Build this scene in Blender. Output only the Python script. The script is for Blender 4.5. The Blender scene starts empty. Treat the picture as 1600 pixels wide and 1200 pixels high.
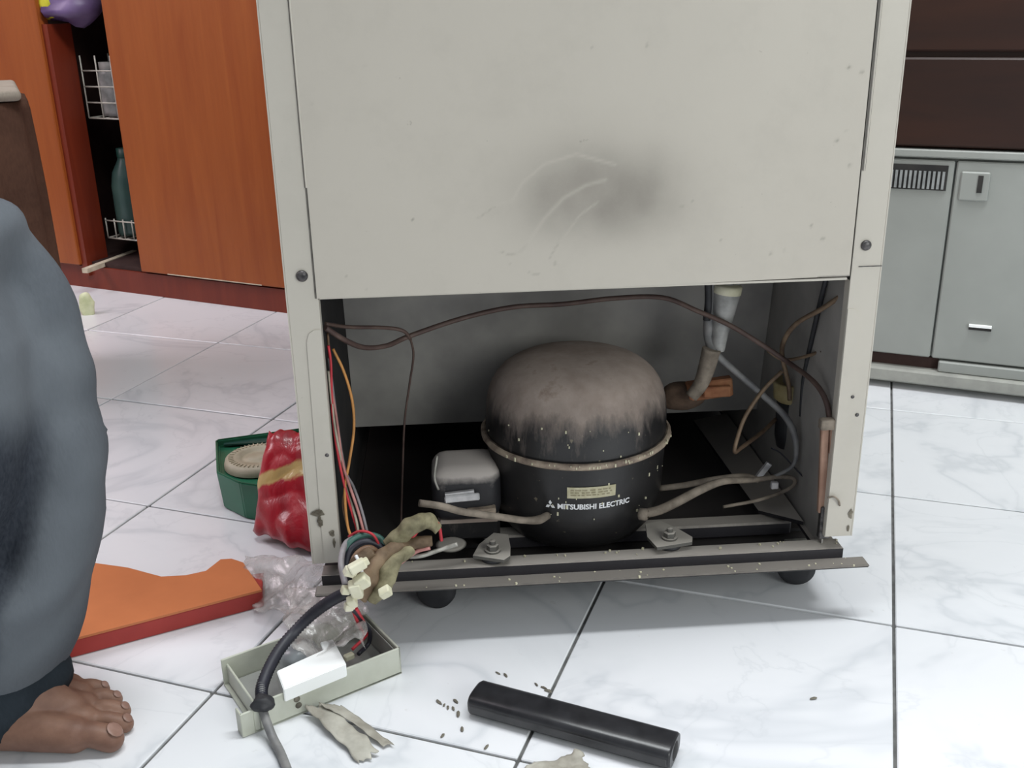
import bpy, bmesh, math, random
from mathutils import Vector, Matrix, noise
C = bpy.context.scene
PI = math.pi
rnd = random.Random(7)

# ------------------------------------------------------------------ camera, world, lights, exposure
CAM_LOC=(-0.1285,-0.8894,0.6018)
CAM_R=(0.997263,-0.071595,-0.018472)
CAM_U=(0.042544,0.351288,0.935300)
CAM_W=(0.060474,0.933526,-0.353372)
CAM_F=1604.621
cd = bpy.data.cameras.new('camera'); cam = bpy.data.objects.new('camera', cd); C.collection.objects.link(cam)
R_, U_, W_ = Vector(CAM_R), Vector(CAM_U), Vector(CAM_W)
cam.matrix_world = Matrix(((R_.x, U_.x, -W_.x, CAM_LOC[0]), (R_.y, U_.y, -W_.y, CAM_LOC[1]), (R_.z, U_.z, -W_.z, CAM_LOC[2]), (0, 0, 0, 1)))
cd.sensor_width = 36.0; cd.lens = CAM_F/1600*36.0; cd.clip_start = 0.01
C.camera = cam
wd = bpy.data.worlds.new('world'); C.world = wd; wd.use_nodes = True
bg = wd.node_tree.nodes['Background']; bg.inputs[0].default_value = (0.86, 0.93, 1.0, 1); bg.inputs[1].default_value = 0.34
def area(name, loc, target, sx, sy, power, col):
    l = bpy.data.lights.new(name, 'AREA'); l.shape = 'RECTANGLE'; l.size = sx; l.size_y = sy; l.energy = power; l.color = col
    o = bpy.data.objects.new(name, l); C.collection.objects.link(o); o.location = loc
    o.rotation_euler = (Vector(target)-Vector(loc)).to_track_quat('-Z', 'Y').to_euler()
    return o
area('ceiling_light', (0.35, 0.02, 2.5), (0.35, 0.02, 0.0), 1.9, 0.42, 58, (0.95, 0.99, 1.0))
area('doorway_light', (1.3, -2.1, 1.25), (0.1, 0.0, 0.15), 1.3, 1.5, 25, (0.96, 1.0, 0.96))
area('side_window_light', (-2.3, 0.6, 1.9), (-0.4, 0.5, 0.0), 1.2, 1.0, 26, (1.0, 0.86, 0.93))
C.view_settings.view_transform = 'Standard'; C.view_settings.look = 'None'
C.view_settings.gamma = 1; C.view_settings.use_curve_mapping = False
C.view_settings.exposure = 0.22

# ------------------------------------------------------------------ materials
class N:
    def __init__(s, name):
        s.m = bpy.data.materials.new(name); s.m.use_nodes = True; s.t = s.m.node_tree; s.b = s.t.nodes['Principled BSDF']
    def n(s, typ, **kw):
        x = s.t.nodes.new(typ)
        for k, v in kw.items(): setattr(x, k, v)
        return x
    def l(s, a, b): s.t.links.new(a, b)
    def coord(s, kind='Object', scale=1.0, rand=False):
        tc = s.n('ShaderNodeTexCoord'); out = tc.outputs[kind]
        mp = s.n('ShaderNodeMapping'); s.l(out, mp.inputs[0])
        mp.inputs['Scale'].default_value = scale if isinstance(scale, tuple) else (scale,)*3
        if rand:
            oi = s.n('ShaderNodeObjectInfo'); mu = s.n('ShaderNodeVectorMath', operation='SCALE'); cb = s.n('ShaderNodeCombineXYZ')
            s.l(oi.outputs['Random'], cb.inputs[0]); s.l(oi.outputs['Random'], cb.inputs[1]); s.l(oi.outputs['Random'], cb.inputs[2])
            s.l(cb.outputs[0], mu.inputs[0]); mu.inputs['Scale'].default_value = 37.0; s.l(mu.outputs[0], mp.inputs['Location'])
        return mp.outputs[0]
    def noise(s, vec, scale, detail=4, rough=0.55, dist=0.0):
        x = s.n('ShaderNodeTexNoise'); x.inputs['Scale'].default_value = scale; x.inputs['Detail'].default_value = detail
        x.inputs['Roughness'].default_value = rough; x.inputs['Distortion'].default_value = dist; s.l(vec, x.inputs['Vector']); return x.outputs['Fac']
    def ramp(s, fac, stops):
        x = s.n('ShaderNodeValToRGB'); e = x.color_ramp.elements
        while len(e) < len(stops): e.new(0.5)
        for i, (p, c) in enumerate(stops): e[i].position = p; e[i].color = (c if len(c) == 4 else (*c, 1)) if isinstance(c, tuple) else (c, c, c, 1)
        s.l(fac, x.inputs[0]); return x.outputs[0]
    def mix(s, fac, a, b, mode='MIX'):
        x = s.n('ShaderNodeMix', data_type='RGBA', blend_type=mode)
        for v, i in ((fac, 0), (a, 6), (b, 7)):
            if isinstance(v, (int, float)): x.inputs[i].default_value = v
            elif isinstance(v, tuple): x.inputs[i].default_value = (*v, 1) if len(v) == 3 else v
            else: s.l(v, x.inputs[i])
        return x.outputs[2]
    def math(s, op, a, b=None):
        x = s.n('ShaderNodeMath', operation=op)
        for i, v in enumerate((a, b)):
            if v is None: continue
            if isinstance(v, (int, float)): x.inputs[i].default_value = v
            else: s.l(v, x.inputs[i])
        return x.outputs[0]
    def bump(s, h, strength=0.2, dist=0.002):
        x = s.n('ShaderNodeBump'); x.inputs['Strength'].default_value = strength; x.inputs['Distance'].default_value = dist
        s.l(h, x.inputs['Height']); s.l(x.outputs[0], s.b.inputs['Normal'])
    def base(s, c): s.l(c, s.b.inputs['Base Color'])
    def set(s, rough=0.5, metal=0.0, spec=0.5):
        s.b.inputs['Roughness'].default_value = rough; s.b.inputs['Metallic'].default_value = metal; s.b.inputs['Specular IOR Level'].default_value = spec
    def up(s):
        g = s.n('ShaderNodeNewGeometry'); sp = s.n('ShaderNodeSeparateXYZ'); s.l(g.outputs['Normal'], sp.inputs[0]); return sp.outputs['Z']

def mottled(name, c1, c2, scale=30, rough=0.5, metal=0.0, spec=0.5, bump=0.1, stretch=(1, 1, 1), lo=0.35, hi=0.65, detail=4):
    k = N(name); v = k.coord('Object', stretch); f = k.noise(v, scale, detail)
    k.base(k.ramp(f, [(lo, c1), (hi, c2)])); k.set(rough, metal, spec)
    if bump: k.bump(f, bump)
    return k.m
def dusty(name, base, dust=(0.30, 0.245, 0.205), lo=0.2, hi=0.75, rough=0.45, metal=0.0, amount=0.9, scale=40, spec=0.5):
    k = N(name); v = k.coord('Object'); f = k.noise(v, scale, 6, 0.65); up = k.up()
    m = k.ramp(k.math('ADD', up, k.math('MULTIPLY', k.math('SUBTRACT', f, 0.5), 0.6)), [(lo, 0.0), (hi, amount)])
    f2 = k.noise(v, 9, 3)
    d = k.mix(f2, tuple(x*0.75 for x in dust), tuple(x*1.2 for x in dust))
    k.base(k.mix(m, k.mix(f, tuple(x*0.7 for x in base), tuple(x*1.3 for x in base)), d))
    k.l(k.ramp(m, [(0, rough), (0.7, 0.95)]), k.b.inputs['Roughness']); k.b.inputs['Metallic'].default_value = metal; k.b.inputs['Specular IOR Level'].default_value = spec
    k.bump(f, 0.25, 0.0015)
    return k.m

M = {}
# marble floor tile
k = N('marble_tile'); v = k.coord('Object', 1.0, rand=True)
w1 = k.noise(v, 1.9, 5, 0.55, 1.2); w2 = k.noise(v, 3.2, 5, 0.55, 1.6)
vein = k.ramp(k.math('ABSOLUTE', k.math('SUBTRACT', w1, 0.5)), [(0.0, 1.0), (0.018, 0.25), (0.05, 0.0)])
vein2 = k.ramp(k.math('ABSOLUTE', k.math('SUBTRACT', w2, 0.47)), [(0.0, 0.5), (0.012, 0.1), (0.03, 0.0)])
cloud = k.noise(v, 2.2, 3, 0.5, 0.8)
basec = k.mix(cloud, (0.66, 0.67, 0.70), (0.80, 0.80, 0.82))
cc = k.mix(k.math('MULTIPLY', vein, 0.36), basec, (0.40, 0.43, 0.47)); cc = k.mix(k.math('MULTIPLY', vein2, 0.4), cc, (0.45, 0.47, 0.50))
dirt = k.ramp(k.noise(v, 60, 5, 0.7), [(0.66, 0.0), (0.74, 0.25)])
k.base(k.mix(dirt, cc, (0.38, 0.36, 0.33))); k.set(0.22, 0, 0.45)
M['tile'] = k.m
M['grout'] = mottled('grout', (0.085, 0.085, 0.083), (0.16, 0.16, 0.155), 60, 0.9)
M['wall'] = mottled('plaster_wall', (0.55, 0.54, 0.52), (0.60, 0.59, 0.57), 6, 0.9)

def enamel(name, c, grime=(0.30, 0.27, 0.23), attr=False):
    k = N(name); v = k.coord('Object'); f = k.noise(v, 4, 5, 0.6); s = k.noise(v, 75, 4, 0.7); d = k.noise(v, 14, 6, 0.7)
    col = k.mix(f, tuple(x*0.93 for x in c), tuple(x*1.05 for x in c))
    col = k.mix(k.ramp(d, [(0.50, 0.0), (0.75, 0.35)]), col, tuple(x*0.8 for x in c))
    col = k.mix(k.ramp(s, [(0.70, 0.0), (0.76, 0.7)]), col, grime)
    if attr:
        a = k.n('ShaderNodeAttribute'); a.attribute_name = 'grime'; sp = k.n('ShaderNodeSeparateColor'); k.l(a.outputs['Color'], sp.inputs[0])
        g = k.math('MULTIPLY', sp.outputs[0], k.math('ADD', 0.75, k.math('MULTIPLY', k.noise(v, 30, 5, 0.7), 0.5)))
        col = k.mix(g, col, (0.10, 0.085, 0.072))
        col = k.mix(sp.outputs[1], col, tuple(x*0.95 for x in c))
        col = k.mix(sp.outputs[2], col, (0.10, 0.085, 0.06))
    k.base(col); k.set(0.42, 0, 0.4); k.bump(s, 0.08, 0.001)
    return k.m
M['seam'] = mottled('dark_seam', (0.16, 0.145, 0.13), (0.26, 0.24, 0.21), 60, 0.9)
CREAM = (0.58, 0.54, 0.475)
M['enamel'] = enamel('cream_enamel', CREAM)
M['enamel_marked'] = enamel('cream_enamel_marked', (0.555, 0.512, 0.448), attr=True)
M['galv'] = mottled('galvanised_sheet', (0.30, 0.285, 0.27), (0.42, 0.40, 0.375), 12, 0.55, 0.15, 0.4, 0.1)
M['lip'] = dusty('dusty_base_lip', (0.03, 0.028, 0.028), (0.20, 0.18, 0.16), 0.2, 0.8, 0.6, amount=0.9, scale=60)
M['black_pan'] = dusty('black_base_pan', (0.012, 0.011, 0.012), (0.05, 0.042, 0.04), 0.3, 0.9, 0.6, amount=0.6)
M['dusty_rail'] = dusty('dusty_steel_rail', (0.022, 0.02, 0.024), (0.38, 0.345, 0.31), 0.3, 0.8, 0.5, amount=0.95, scale=60)
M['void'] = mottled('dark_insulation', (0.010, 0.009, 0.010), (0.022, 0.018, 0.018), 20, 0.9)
M['rust'] = mottled('rusty_bracket', (0.20, 0.07, 0.03), (0.33, 0.15, 0.07), 60, 0.8)
M['copper'] = mottled('grimy_copper', (0.14, 0.09, 0.06), (0.27, 0.19, 0.12), 50, 0.55, 0.2)
M['dark_copper'] = mottled('dark_copper', (0.075, 0.045, 0.04), (0.13, 0.085, 0.07), 50, 0.6, 0.1)
M['drier'] = mottled('copper_strip', (0.30, 0.17, 0.12), (0.42, 0.26, 0.19), 45, 0.6, 0.1)
M['tan_tube'] = mottled('dusty_tan_tube', (0.13, 0.105, 0.082), (0.27, 0.225, 0.18), 60, 0.8)
M['grey_hose'] = mottled('grey_hose', (0.13, 0.13, 0.135), (0.22, 0.215, 0.21), 60, 0.5)
M['black_rubber'] = mottled('black_rubber', (0.014, 0.014, 0.017), (0.03, 0.03, 0.034), 40, 0.6)
M['screw'] = mottled('blackened_screw', (0.05, 0.048, 0.05), (0.14, 0.13, 0.13), 200, 0.4, 0.6)
M['steel'] = mottled('worn_steel', (0.26, 0.25, 0.22), (0.46, 0.44, 0.40), 90, 0.5, 0.4)
M['cream_plastic'] = mottled('cream_plastic', (0.62, 0.59, 0.42), (0.75, 0.72, 0.56), 40, 0.5)
M['funnel'] = mottled('dusty_translucent_plastic', (0.26, 0.26, 0.25), (0.42, 0.41, 0.40), 60, 0.35)
M['brass'] = mottled('brassy_relay_cup', (0.32, 0.25, 0.11), (0.46, 0.38, 0.20), 60, 0.6)
for nm, a in dict(red=(0.55, 0.035, 0.05), orange=(0.55, 0.25, 0.07), pale=(0.42, 0.38, 0.30), pink=(0.50, 0.22, 0.20), brown=(0.16, 0.09, 0.05), grey=(0.25, 0.23, 0.24), blackw=(0.02, 0.02, 0.03), greenw=(0.03, 0.10, 0.08)).items():
    M['wire_'+nm] = mottled('wire_'+nm, tuple(x*0.8 for x in a), tuple(min(1, x*1.15) for x in a), 60, 0.5)

# compressor paint: black enamel with streaks, dust on what faces up
k = N('compressor_black'); v = k.coord('Object'); f = k.noise(v, 55, 6, 0.7); f2 = k.noise(k.coord('Object', (1, 1, 0.25)), 60, 5, 0.7); up = k.up()
dm = k.ramp(k.math('ADD', up, k.math('MULTIPLY', k.math('SUBTRACT', f2, 0.5), 0.7)), [(0.06, 0.0), (0.36, 0.75), (0.7, 1.0)])
spots = k.ramp(k.noise(v, 140, 3, 0.5), [(0.70, 0.0), (0.73, 0.8)])
bc = k.mix(f, (0.008, 0.008, 0.009), (0.026, 0.024, 0.024))
bc = k.mix(k.math('MULTIPLY', spots, 0.5), bc, (0.32, 0.27, 0.18))
rustc = k.ramp(k.noise(v, 18, 6, 0.65), [(0.35, (0.27, 0.21, 0.178)), (0.6, (0.38, 0.31, 0.27)), (0.75, (0.17, 0.11, 0.08))])
k.base(k.mix(dm, bc, rustc)); k.l(k.ramp(dm, [(0, 0.38), (0.6, 0.95)]), k.b.inputs['Roughness']); k.bump(f, 0.2, 0.0012)
M['comp'] = k.m
M['flange'] = mottled('rusted_weld_flange', (0.17, 0.125, 0.10), (0.42, 0.34, 0.26), 70, 0.7, 0.1, bump=0.5)
M['cover'] = dusty('terminal_cover_plastic', (0.02, 0.019, 0.022), (0.50, 0.45, 0.42), 0.15, 0.5, 0.5, amount=1.0)
M['white_paint'] = mottled('white_lettering', (0.75, 0.75, 0.76), (0.86, 0.86, 0.88), 90, 0.5)
M['label'] = mottled('yellowed_label', (0.42, 0.38, 0.24), (0.56, 0.52, 0.37), 120, 0.6)
M['label_ink'] = mottled('faded_ink', (0.24, 0.21, 0.13), (0.33, 0.29, 0.19), 120, 0.7)
M['clip'] = mottled('zinc_clip', (0.50, 0.49, 0.50), (0.68, 0.66, 0.66), 80, 0.35, 0.3)

# wood veneers
def wood(name, a, b, scale=7, stretch=(1, 1, 0.08), rough=0.35):
    k = N(name); v = k.coord('Object', stretch); f = k.noise(v, scale*4, 6, 0.6, 0.6); g = k.noise(v, scale*18, 3, 0.7)
    k.base(k.mix(k.math('MULTIPLY', g, 0.35), k.ramp(f, [(0.3, a), (0.7, b)]), tuple(x*0.55 for x in a))); k.set(rough, 0, 0.4); k.bump(g, 0.06)
    return k.m
M['orange_wood'] = wood('orange_veneer', (0.30, 0.068, 0.014), (0.39, 0.105, 0.022))
M['red_wood'] = wood('dark_red_veneer', (0.16, 0.022, 0.010), (0.22, 0.035, 0.014))
M['dark_wood'] = wood('dark_brown_wood', (0.018, 0.005, 0.0025), (0.036, 0.010, 0.004), 5, (0.10, 0.10, 1), 0.45)
M['raw_board'] = mottled('raw_board_edge', (0.45, 0.38, 0.28), (0.62, 0.54, 0.42), 40, 0.8)
M['yellow_scrap'] = mottled('pale_yellow', (0.55, 0.60, 0.34), (0.72, 0.75, 0.50), 40, 0.7)
M['appliance'] = mottled('white_cabinet_paint', (0.27, 0.28, 0.262), (0.32, 0.33, 0.31), 5, 0.5)
M['appliance_base'] = mottled('dusty_white_base', (0.25, 0.25, 0.23), (0.34, 0.34, 0.31), 25, 0.7)
M['dark_slot'] = mottled('dark_recess', (0.015, 0.014, 0.014), (0.03, 0.027, 0.025), 30, 0.8)
M['dark_red_slot'] = mottled('dark_brown_recess', (0.03, 0.012, 0.01), (0.045, 0.02, 0.016), 30, 0.8)
M['grey_grille'] = mottled('grey_grille', (0.20, 0.21, 0.21), (0.32, 0.33, 0.33), 60, 0.6)
M['white_wire'] = mottled('coated_wire', (0.42, 0.41, 0.36), (0.60, 0.58, 0.50), 60, 0.4)

def cloth(name, a, b, scale=9, weave=400, rough=0.95):
    k = N(name); v = k.coord('Object'); f = k.noise(v, scale, 5, 0.6, 0.6); g = k.noise(k.coord('Object', (1, 1, 0.3)), weave, 2, 0.5)
    k.base(k.mix(k.math('MULTIPLY', g, 0.3), k.ramp(f, [(0.32, a), (0.68, b)]), tuple(x*1.7 for x in b))); k.set(rough, 0, 0.1); k.bump(g, 0.3, 0.001)
    return k.m
k = N('shaded_denim'); v = k.coord('Object'); f = k.noise(v, 6, 5, 0.6, 0.6); g = k.noise(k.coord('Object', (1, 1, 0.3)), 400, 2, 0.5)
a_ = k.n('ShaderNodeAttribute'); a_.attribute_name = 'painted_shade'; sp = k.n('ShaderNodeSeparateColor'); k.l(a_.outputs['Color'], sp.inputs[0])  # mask paints the leg's fold shade and lit edge into the denim colour
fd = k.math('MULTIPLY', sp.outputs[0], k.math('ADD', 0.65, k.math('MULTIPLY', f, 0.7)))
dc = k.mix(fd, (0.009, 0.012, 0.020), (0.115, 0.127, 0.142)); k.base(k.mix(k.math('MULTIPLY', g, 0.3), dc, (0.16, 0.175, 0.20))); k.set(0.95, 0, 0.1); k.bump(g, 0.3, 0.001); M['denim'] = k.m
M['hem'] = cloth('dark_denim_hem', (0.012, 0.016, 0.020), (0.025, 0.032, 0.040), 20)
M['brown_cloth'] = cloth('brown_cloth', (0.055, 0.028, 0.020), (0.12, 0.062, 0.042), 9)
M['beige_cloth'] = cloth('beige_cloth', (0.26, 0.22, 0.18), (0.34, 0.30, 0.25), 12)
M['shirt'] = cloth('grey_shirt', (0.10, 0.10, 0.11), (0.16, 0.16, 0.17), 9)
k = N('skin'); v = k.coord('Object'); f = k.noise(v, 22, 5, 0.6); g = k.noise(v, 220, 3, 0.6)
k.base(k.ramp(f, [(0.3, (0.135, 0.066, 0.046)), (0.7, (0.26, 0.145, 0.10))])); k.set(0.55, 0, 0.35); k.b.inputs['Subsurface Weight'].default_value = 0.08
k.b.inputs['Subsurface Radius'].default_value = (0.01, 0.004, 0.002); k.bump(g, 0.25, 0.001); M['skin'] = k.m
M['nail'] = mottled('toenail', (0.22, 0.125, 0.095), (0.29, 0.175, 0.14), 60, 0.45)
M['hair'] = mottled('black_hair', (0.010, 0.008, 0.007), (0.03, 0.024, 0.02), 90, 0.6, stretch=(1, 1, 0.1), bump=0.6)
M['eye'] = mottled('eye', (0.55, 0.53, 0.50), (0.6, 0.58, 0.55), 10, 0.2)

# coloured plastics, films
M['green'] = mottled('green_plastic', (0.012, 0.095, 0.048), (0.020, 0.14, 0.075), 12, 0.35)
M['green_dark'] = mottled('dark_green_plastic', (0.010, 0.045, 0.035), (0.016, 0.06, 0.048), 12, 0.4)
M['beige_disc'] = mottled('beige_plastic_lid', (0.36, 0.32, 0.23), (0.46, 0.42, 0.32), 40, 0.5)
k = N('red_foil'); v = k.coord('Object'); f = k.noise(v, 18, 5, 0.6, 0.8)
sp = k.n('ShaderNodeSeparateXYZ'); tc = k.n('ShaderNodeTexCoord'); k.l(tc.outputs['UV'], sp.inputs[0])
st = k.math('ABSOLUTE', k.math('SUBTRACT', k.math('ADD', sp.outputs[1], k.math('MULTIPLY', k.math('SUBTRACT', f, 0.5), 0.22)), k.math('ADD', 0.50, k.math('MULTIPLY', sp.outputs[0], 0.22))))
red = k.ramp(f, [(0.35, (0.26, 0.006, 0.014)), (0.6, (0.40, 0.014, 0.026)), (0.72, (0.50, 0.09, 0.10))])
k.base(k.mix(k.ramp(st, [(0.055, 1.0), (0.085, 0.0)]), red, (0.52, 0.36, 0.14))); k.set(0.28, 0, 0.6); k.bump(f, 0.4, 0.006); M['red_foil'] = k.m
M['orange_board'] = mottled('orange_painted_board', (0.48, 0.15, 0.050), (0.56, 0.18, 0.062), 12, 0.5)
M['red_board'] = mottled('red_board_edge', (0.30, 0.022, 0.018), (0.38, 0.035, 0.026), 14, 0.5)
M['tray'] = mottled('pale_grey_green_plastic', (0.46, 0.47, 0.39), (0.56, 0.57, 0.49), 20, 0.45)
M['tray_in'] = mottled('grey_tray_lining', (0.24, 0.24, 0.23), (0.32, 0.32, 0.30), 20, 0.6)
M['bright_white'] = mottled('bright_white_plastic', (0.93, 0.94, 0.93), (0.97, 0.98, 0.97), 10, 0.4)
M['clear_dome'] = mottled('pale_grey_knob', (0.34, 0.37, 0.39), (0.48, 0.51, 0.53), 10, 0.25)
M['scrap'] = mottled('dirty_tape', (0.26, 0.24, 0.20), (0.46, 0.44, 0.38), 35, 0.6)
M['grip'] = mottled('black_moulded_plastic', (0.012, 0.012, 0.014), (0.022, 0.022, 0.025), 60, 0.32)
M['grip_end'] = mottled('grey_grip_side', (0.028, 0.028, 0.030), (0.045, 0.044, 0.046), 60, 0.4)  # side rib, a greyer tone than the grip body
M['purple'] = mottled('purple_plastic', (0.10, 0.055, 0.16), (0.24, 0.17, 0.32), 9, 0.4)
M['yellow'] = mottled('yellow_plastic', (0.55, 0.52, 0.03), (0.68, 0.62, 0.05), 9, 0.4)
M['teal'] = mottled('teal_plastic', (0.025, 0.06, 0.055), (0.05, 0.10, 0.085), 9, 0.3)
M['crumb'] = mottled('crumb', (0.10, 0.09, 0.07), (0.22, 0.20, 0.16), 90, 0.9)
M['chip'] = mottled('pale_chip', (0.5, 0.47, 0.33), (0.65, 0.61, 0.45), 90, 0.8)
k = N('clear_film'); v = k.coord('Object'); f = k.noise(v, 30, 5, 0.7, 1.2)
k.base(k.ramp(f, [(0.4, (0.34, 0.31, 0.29)), (0.65, (0.62, 0.59, 0.57))])); k.set(0.18, 0, 0.8); k.l(k.ramp(f, [(0.38, 0.14), (0.62, 0.48)]), k.b.inputs['Alpha']); k.bump(f, 0.4, 0.003)
M['film'] = k.m

# ------------------------------------------------------------------ geometry helpers
def smooth(bm, on=True):
    for f in bm.faces: f.smooth = on
def obj(name, bm, mat, parent=None, sm=False, label=None, mats=None):
    me = bpy.data.meshes.new(name)
    if sm: smooth(bm)
    bm.to_mesh(me); bm.free()
    o = bpy.data.objects.new(name, me); C.collection.objects.link(o)
    for m_ in (mats or [mat]): me.materials.append(m_)
    if parent is not None:
        o.parent = parent
        off = Vector((0, 0, 0)); p = parent
        while p is not None: off += p.location; p = p.parent
        o.location = -off
    if label: o['label'] = label
    return o
def thing(name, label, cat, loc, group=None):
    o = bpy.data.objects.new(name, None); C.collection.objects.link(o); o.location = loc; o.empty_display_size = 0.05
    o['label'] = label; o['category'] = cat
    if group: o['group'] = group
    return o
def tag(o, label, cat, group=None):
    o['label'] = label; o['category'] = cat
    if group: o['group'] = group
    return o
def struct(o): o['kind'] = 'structure'; return o
def B(): return bmesh.new()
def frame(x, y=None):
    x = Vector(x).normalized(); z = Vector((0, 0, 1))
    yv = z.cross(x).normalized(); zz = x.cross(yv)
    return Matrix((x, yv, zz)).transposed().to_4x4()
def box(bm, c, s, rot=None, bev=0.0, seg=1, mi=0):
    m = Matrix.Translation(Vector(c)) @ (rot.to_4x4() if rot is not None else Matrix.Identity(4)) @ Matrix.Diagonal((*s, 1))
    r = bmesh.ops.create_cube(bm, size=1.0, matrix=m); vs = r['verts']
    fs = set(f for v_ in vs for f in v_.link_faces)
    if bev > 0:
        es = list(set(e for v_ in vs for e in v_.link_edges))
        rr = bmesh.ops.bevel(bm, geom=es, offset=bev, segments=seg, profile=0.5, affect='EDGES', clamp_overlap=True)
        fs = set(rr['faces']) | set(f for f in fs if f.is_valid)
    for f in fs:
        if f.is_valid: f.material_index = mi
    return vs
def b2(bm, x0, x1, y0, y1, z0, z1, bev=0.0, seg=1, mi=0):
    return box(bm, ((x0+x1)/2, (y0+y1)/2, (z0+z1)/2), (x1-x0, y1-y0, z1-z0), None, bev, seg, mi)
def crom(pts, n=6):
    P = [Vector(p) for p in pts]
    if len(P) < 3: return P
    P = [P[0]*2-P[1]] + P + [P[-1]*2-P[-2]]; out = []
    for i in range(1, len(P)-2):
        a, b, c_, d = P[i-1:i+3]
        for j in range(n):
            t = j/n
            out.append(0.5*((2*b)+(c_-a)*t+(2*a-5*b+4*c_-d)*t*t+(3*b-3*c_+d-a)*t**3))
    out.append(P[-2]); return out
def tube(bm, pts, r, n=8, sub=6, cap=True, smoothit=True, mi=0, flat=None):
    """r number or list per control point"""
    P = crom(pts, sub) if smoothit else [Vector(p) for p in pts]
    if isinstance(r, (list, tuple)):
        k_ = len(P)-1; rr = []
        for i in range(len(P)):
            t = i/k_*(len(r)-1); a = min(int(t), len(r)-2); rr.append(r[a]+(r[a+1]-r[a])*(t-a))
    else: rr = [r]*len(P)
    T0 = (P[1]-P[0]).normalized(); nv = T0.orthogonal().normalized(); rings = []
    for i, p in enumerate(P):
        T = (P[min(i+1, len(P)-1)]-P[max(i-1, 0)]).normalized()
        nv = (nv-T*nv.dot(T)).normalized(); bv = T.cross(nv)
        if flat: nv = flat - T*flat.dot(T); nv.normalize(); bv = T.cross(nv)
        rings.append([bm.verts.new(p+(nv*math.cos(2*PI*j/n)+bv*math.sin(2*PI*j/n))*rr[i]) for j in range(n)])
    for a, b in zip(rings, rings[1:]):
        for j in range(n):
            f = bm.faces.new((a[j], a[(j+1) % n], b[(j+1) % n], b[j])); f.smooth = True; f.material_index = mi
    if cap:
        f = bm.faces.new(rings[0][::-1]); f.material_index = mi; f = bm.faces.new(rings[-1]); f.material_index = mi
def lathe(bm, prof, c, n=48, axis=None, mi=0, a0=0, a1=2*PI):
    """prof list of (r,z)"""
    c = Vector(c); mt = axis if axis is not None else Matrix.Identity(3); rings = []
    closed = abs(a1-a0-2*PI) < 1e-6; m_ = n if closed else n+1
    for r, z in prof:
        if r < 1e-6: rings.append([bm.verts.new(c+mt@Vector((0, 0, z)))])
        else: rings.append([bm.verts.new(c+mt@Vector((r*math.cos(a0+(a1-a0)*j/n), r*math.sin(a0+(a1-a0)*j/n), z))) for j in range(m_)])
    for a, b in zip(rings, rings[1:]):
        for j in range(n):
            j2 = (j+1) % m_
            if len(a) == 1 and len(b) == 1: continue
            if len(a) == 1: f = bm.faces.new((a[0], b[j], b[j2]))
            elif len(b) == 1: f = bm.faces.new((a[j], a[j2], b[0]))
            else: f = bm.faces.new((a[j], a[j2], b[j2], b[j]))
            f.smooth = True; f.material_index = mi
    bmesh.ops.recalc_face_normals(bm, faces=bm.faces)
def prism(bm, poly, ext, mi=0):
    """poly: list of 3D points, ext: vector"""
    a = [bm.verts.new(Vector(p)) for p in poly]; b = [bm.verts.new(Vector(p)+Vector(ext)) for p in poly]; n = len(a)
    fs = [bm.faces.new(a[::-1]), bm.faces.new(b)] + [bm.faces.new((a[i], a[(i+1) % n], b[(i+1) % n], b[i])) for i in range(n)]
    for f in fs: f.material_index = mi
    bmesh.ops.recalc_face_normals(bm, faces=bm.faces)
def axis_rot(v_):
    return Vector(v_).to_track_quat('Z', 'Y').to_matrix()

# ------------------------------------------------------------------ floor of marble tiles
TS, ANG, O1, O2 = 0.30, -0.400528, 0.297539, -0.210687
bm = B(); b2(bm, -3.2, 3.2, -3.0, 3.0, -0.03, -0.0030); floor = struct(obj('floor', bm, M['grout']))
bm = B(); g = 0.0032
b2(bm, g/2, TS-g/2, g/2, TS-g/2, -0.008, 0.0, 0.0010)
tile0 = bpy.data.meshes.new('tile'); bm.to_mesh(tile0); bm.free(); tile0.materials.append(M['tile'])
ca, sa = math.cos(ANG), math.sin(ANG)
cnt = 0
for i in range(-9, 9):
    for j in range(-8, 10):
        u0 = O1-i*TS; v0 = O2+j*TS
        x = u0*ca-v0*sa; y = u0*sa+v0*ca
        if not (-1.9 < x < 1.9 and -1.5 < y < 2.3): continue
        t = bpy.data.objects.new('tile', tile0); C.collection.objects.link(t); t.parent = floor
        t.location = (x, y, rnd.uniform(-0.0004, 0.0002)); t.rotation_euler = (0, 0, ANG); cnt += 1
for nm, a in dict(wall_back=(-2.6, 2.6, 2.35, 2.45, 0, 2.6), wall_left=(-2.7, -2.6, -0.2, 2.45, 0, 2.6), wall_right=(2.6, 2.7, -0.2, 2.45, 0, 2.6)).items():
    bm = B(); b2(bm, *a); struct(obj(nm, bm, M['wall']))

# ------------------------------------------------------------------ refrigerator seen from behind
fr = thing('refrigerator', 'cream refrigerator seen from behind with open compressor bay and sooty rear panel', 'refrigerator', (0, 0.26, 0))
TOPZ = 1.34
bm = B()   # outer cabinet: side skins with turned flanges, top, front
for s in (-1, 1):
    b2(bm, *(sorted((s*0.2700, s*0.2688))), 0.0, 0.52, 0.086, TOPZ)
    b2(bm, *(sorted((s*0.2688, s*0.2415))), 0.0, 0.0014, 0.086, TOPZ, 0.0004)
    b2(bm, *(sorted((s*0.2427, s*0.2415))), 0.0014, 0.012, 0.086, 0.352)
b2(bm, -0.2688, 0.2688, 0.0, 0.52, TOPZ-0.0015, TOPZ)
obj('cabinet_shell', bm, M['enamel'], fr)
bm = B(); b2(bm, -0.268, 0.268, 0.012, 0.52, 0.40, TOPZ-0.002); obj('insulated_body', bm, M['galv'], fr)
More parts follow.
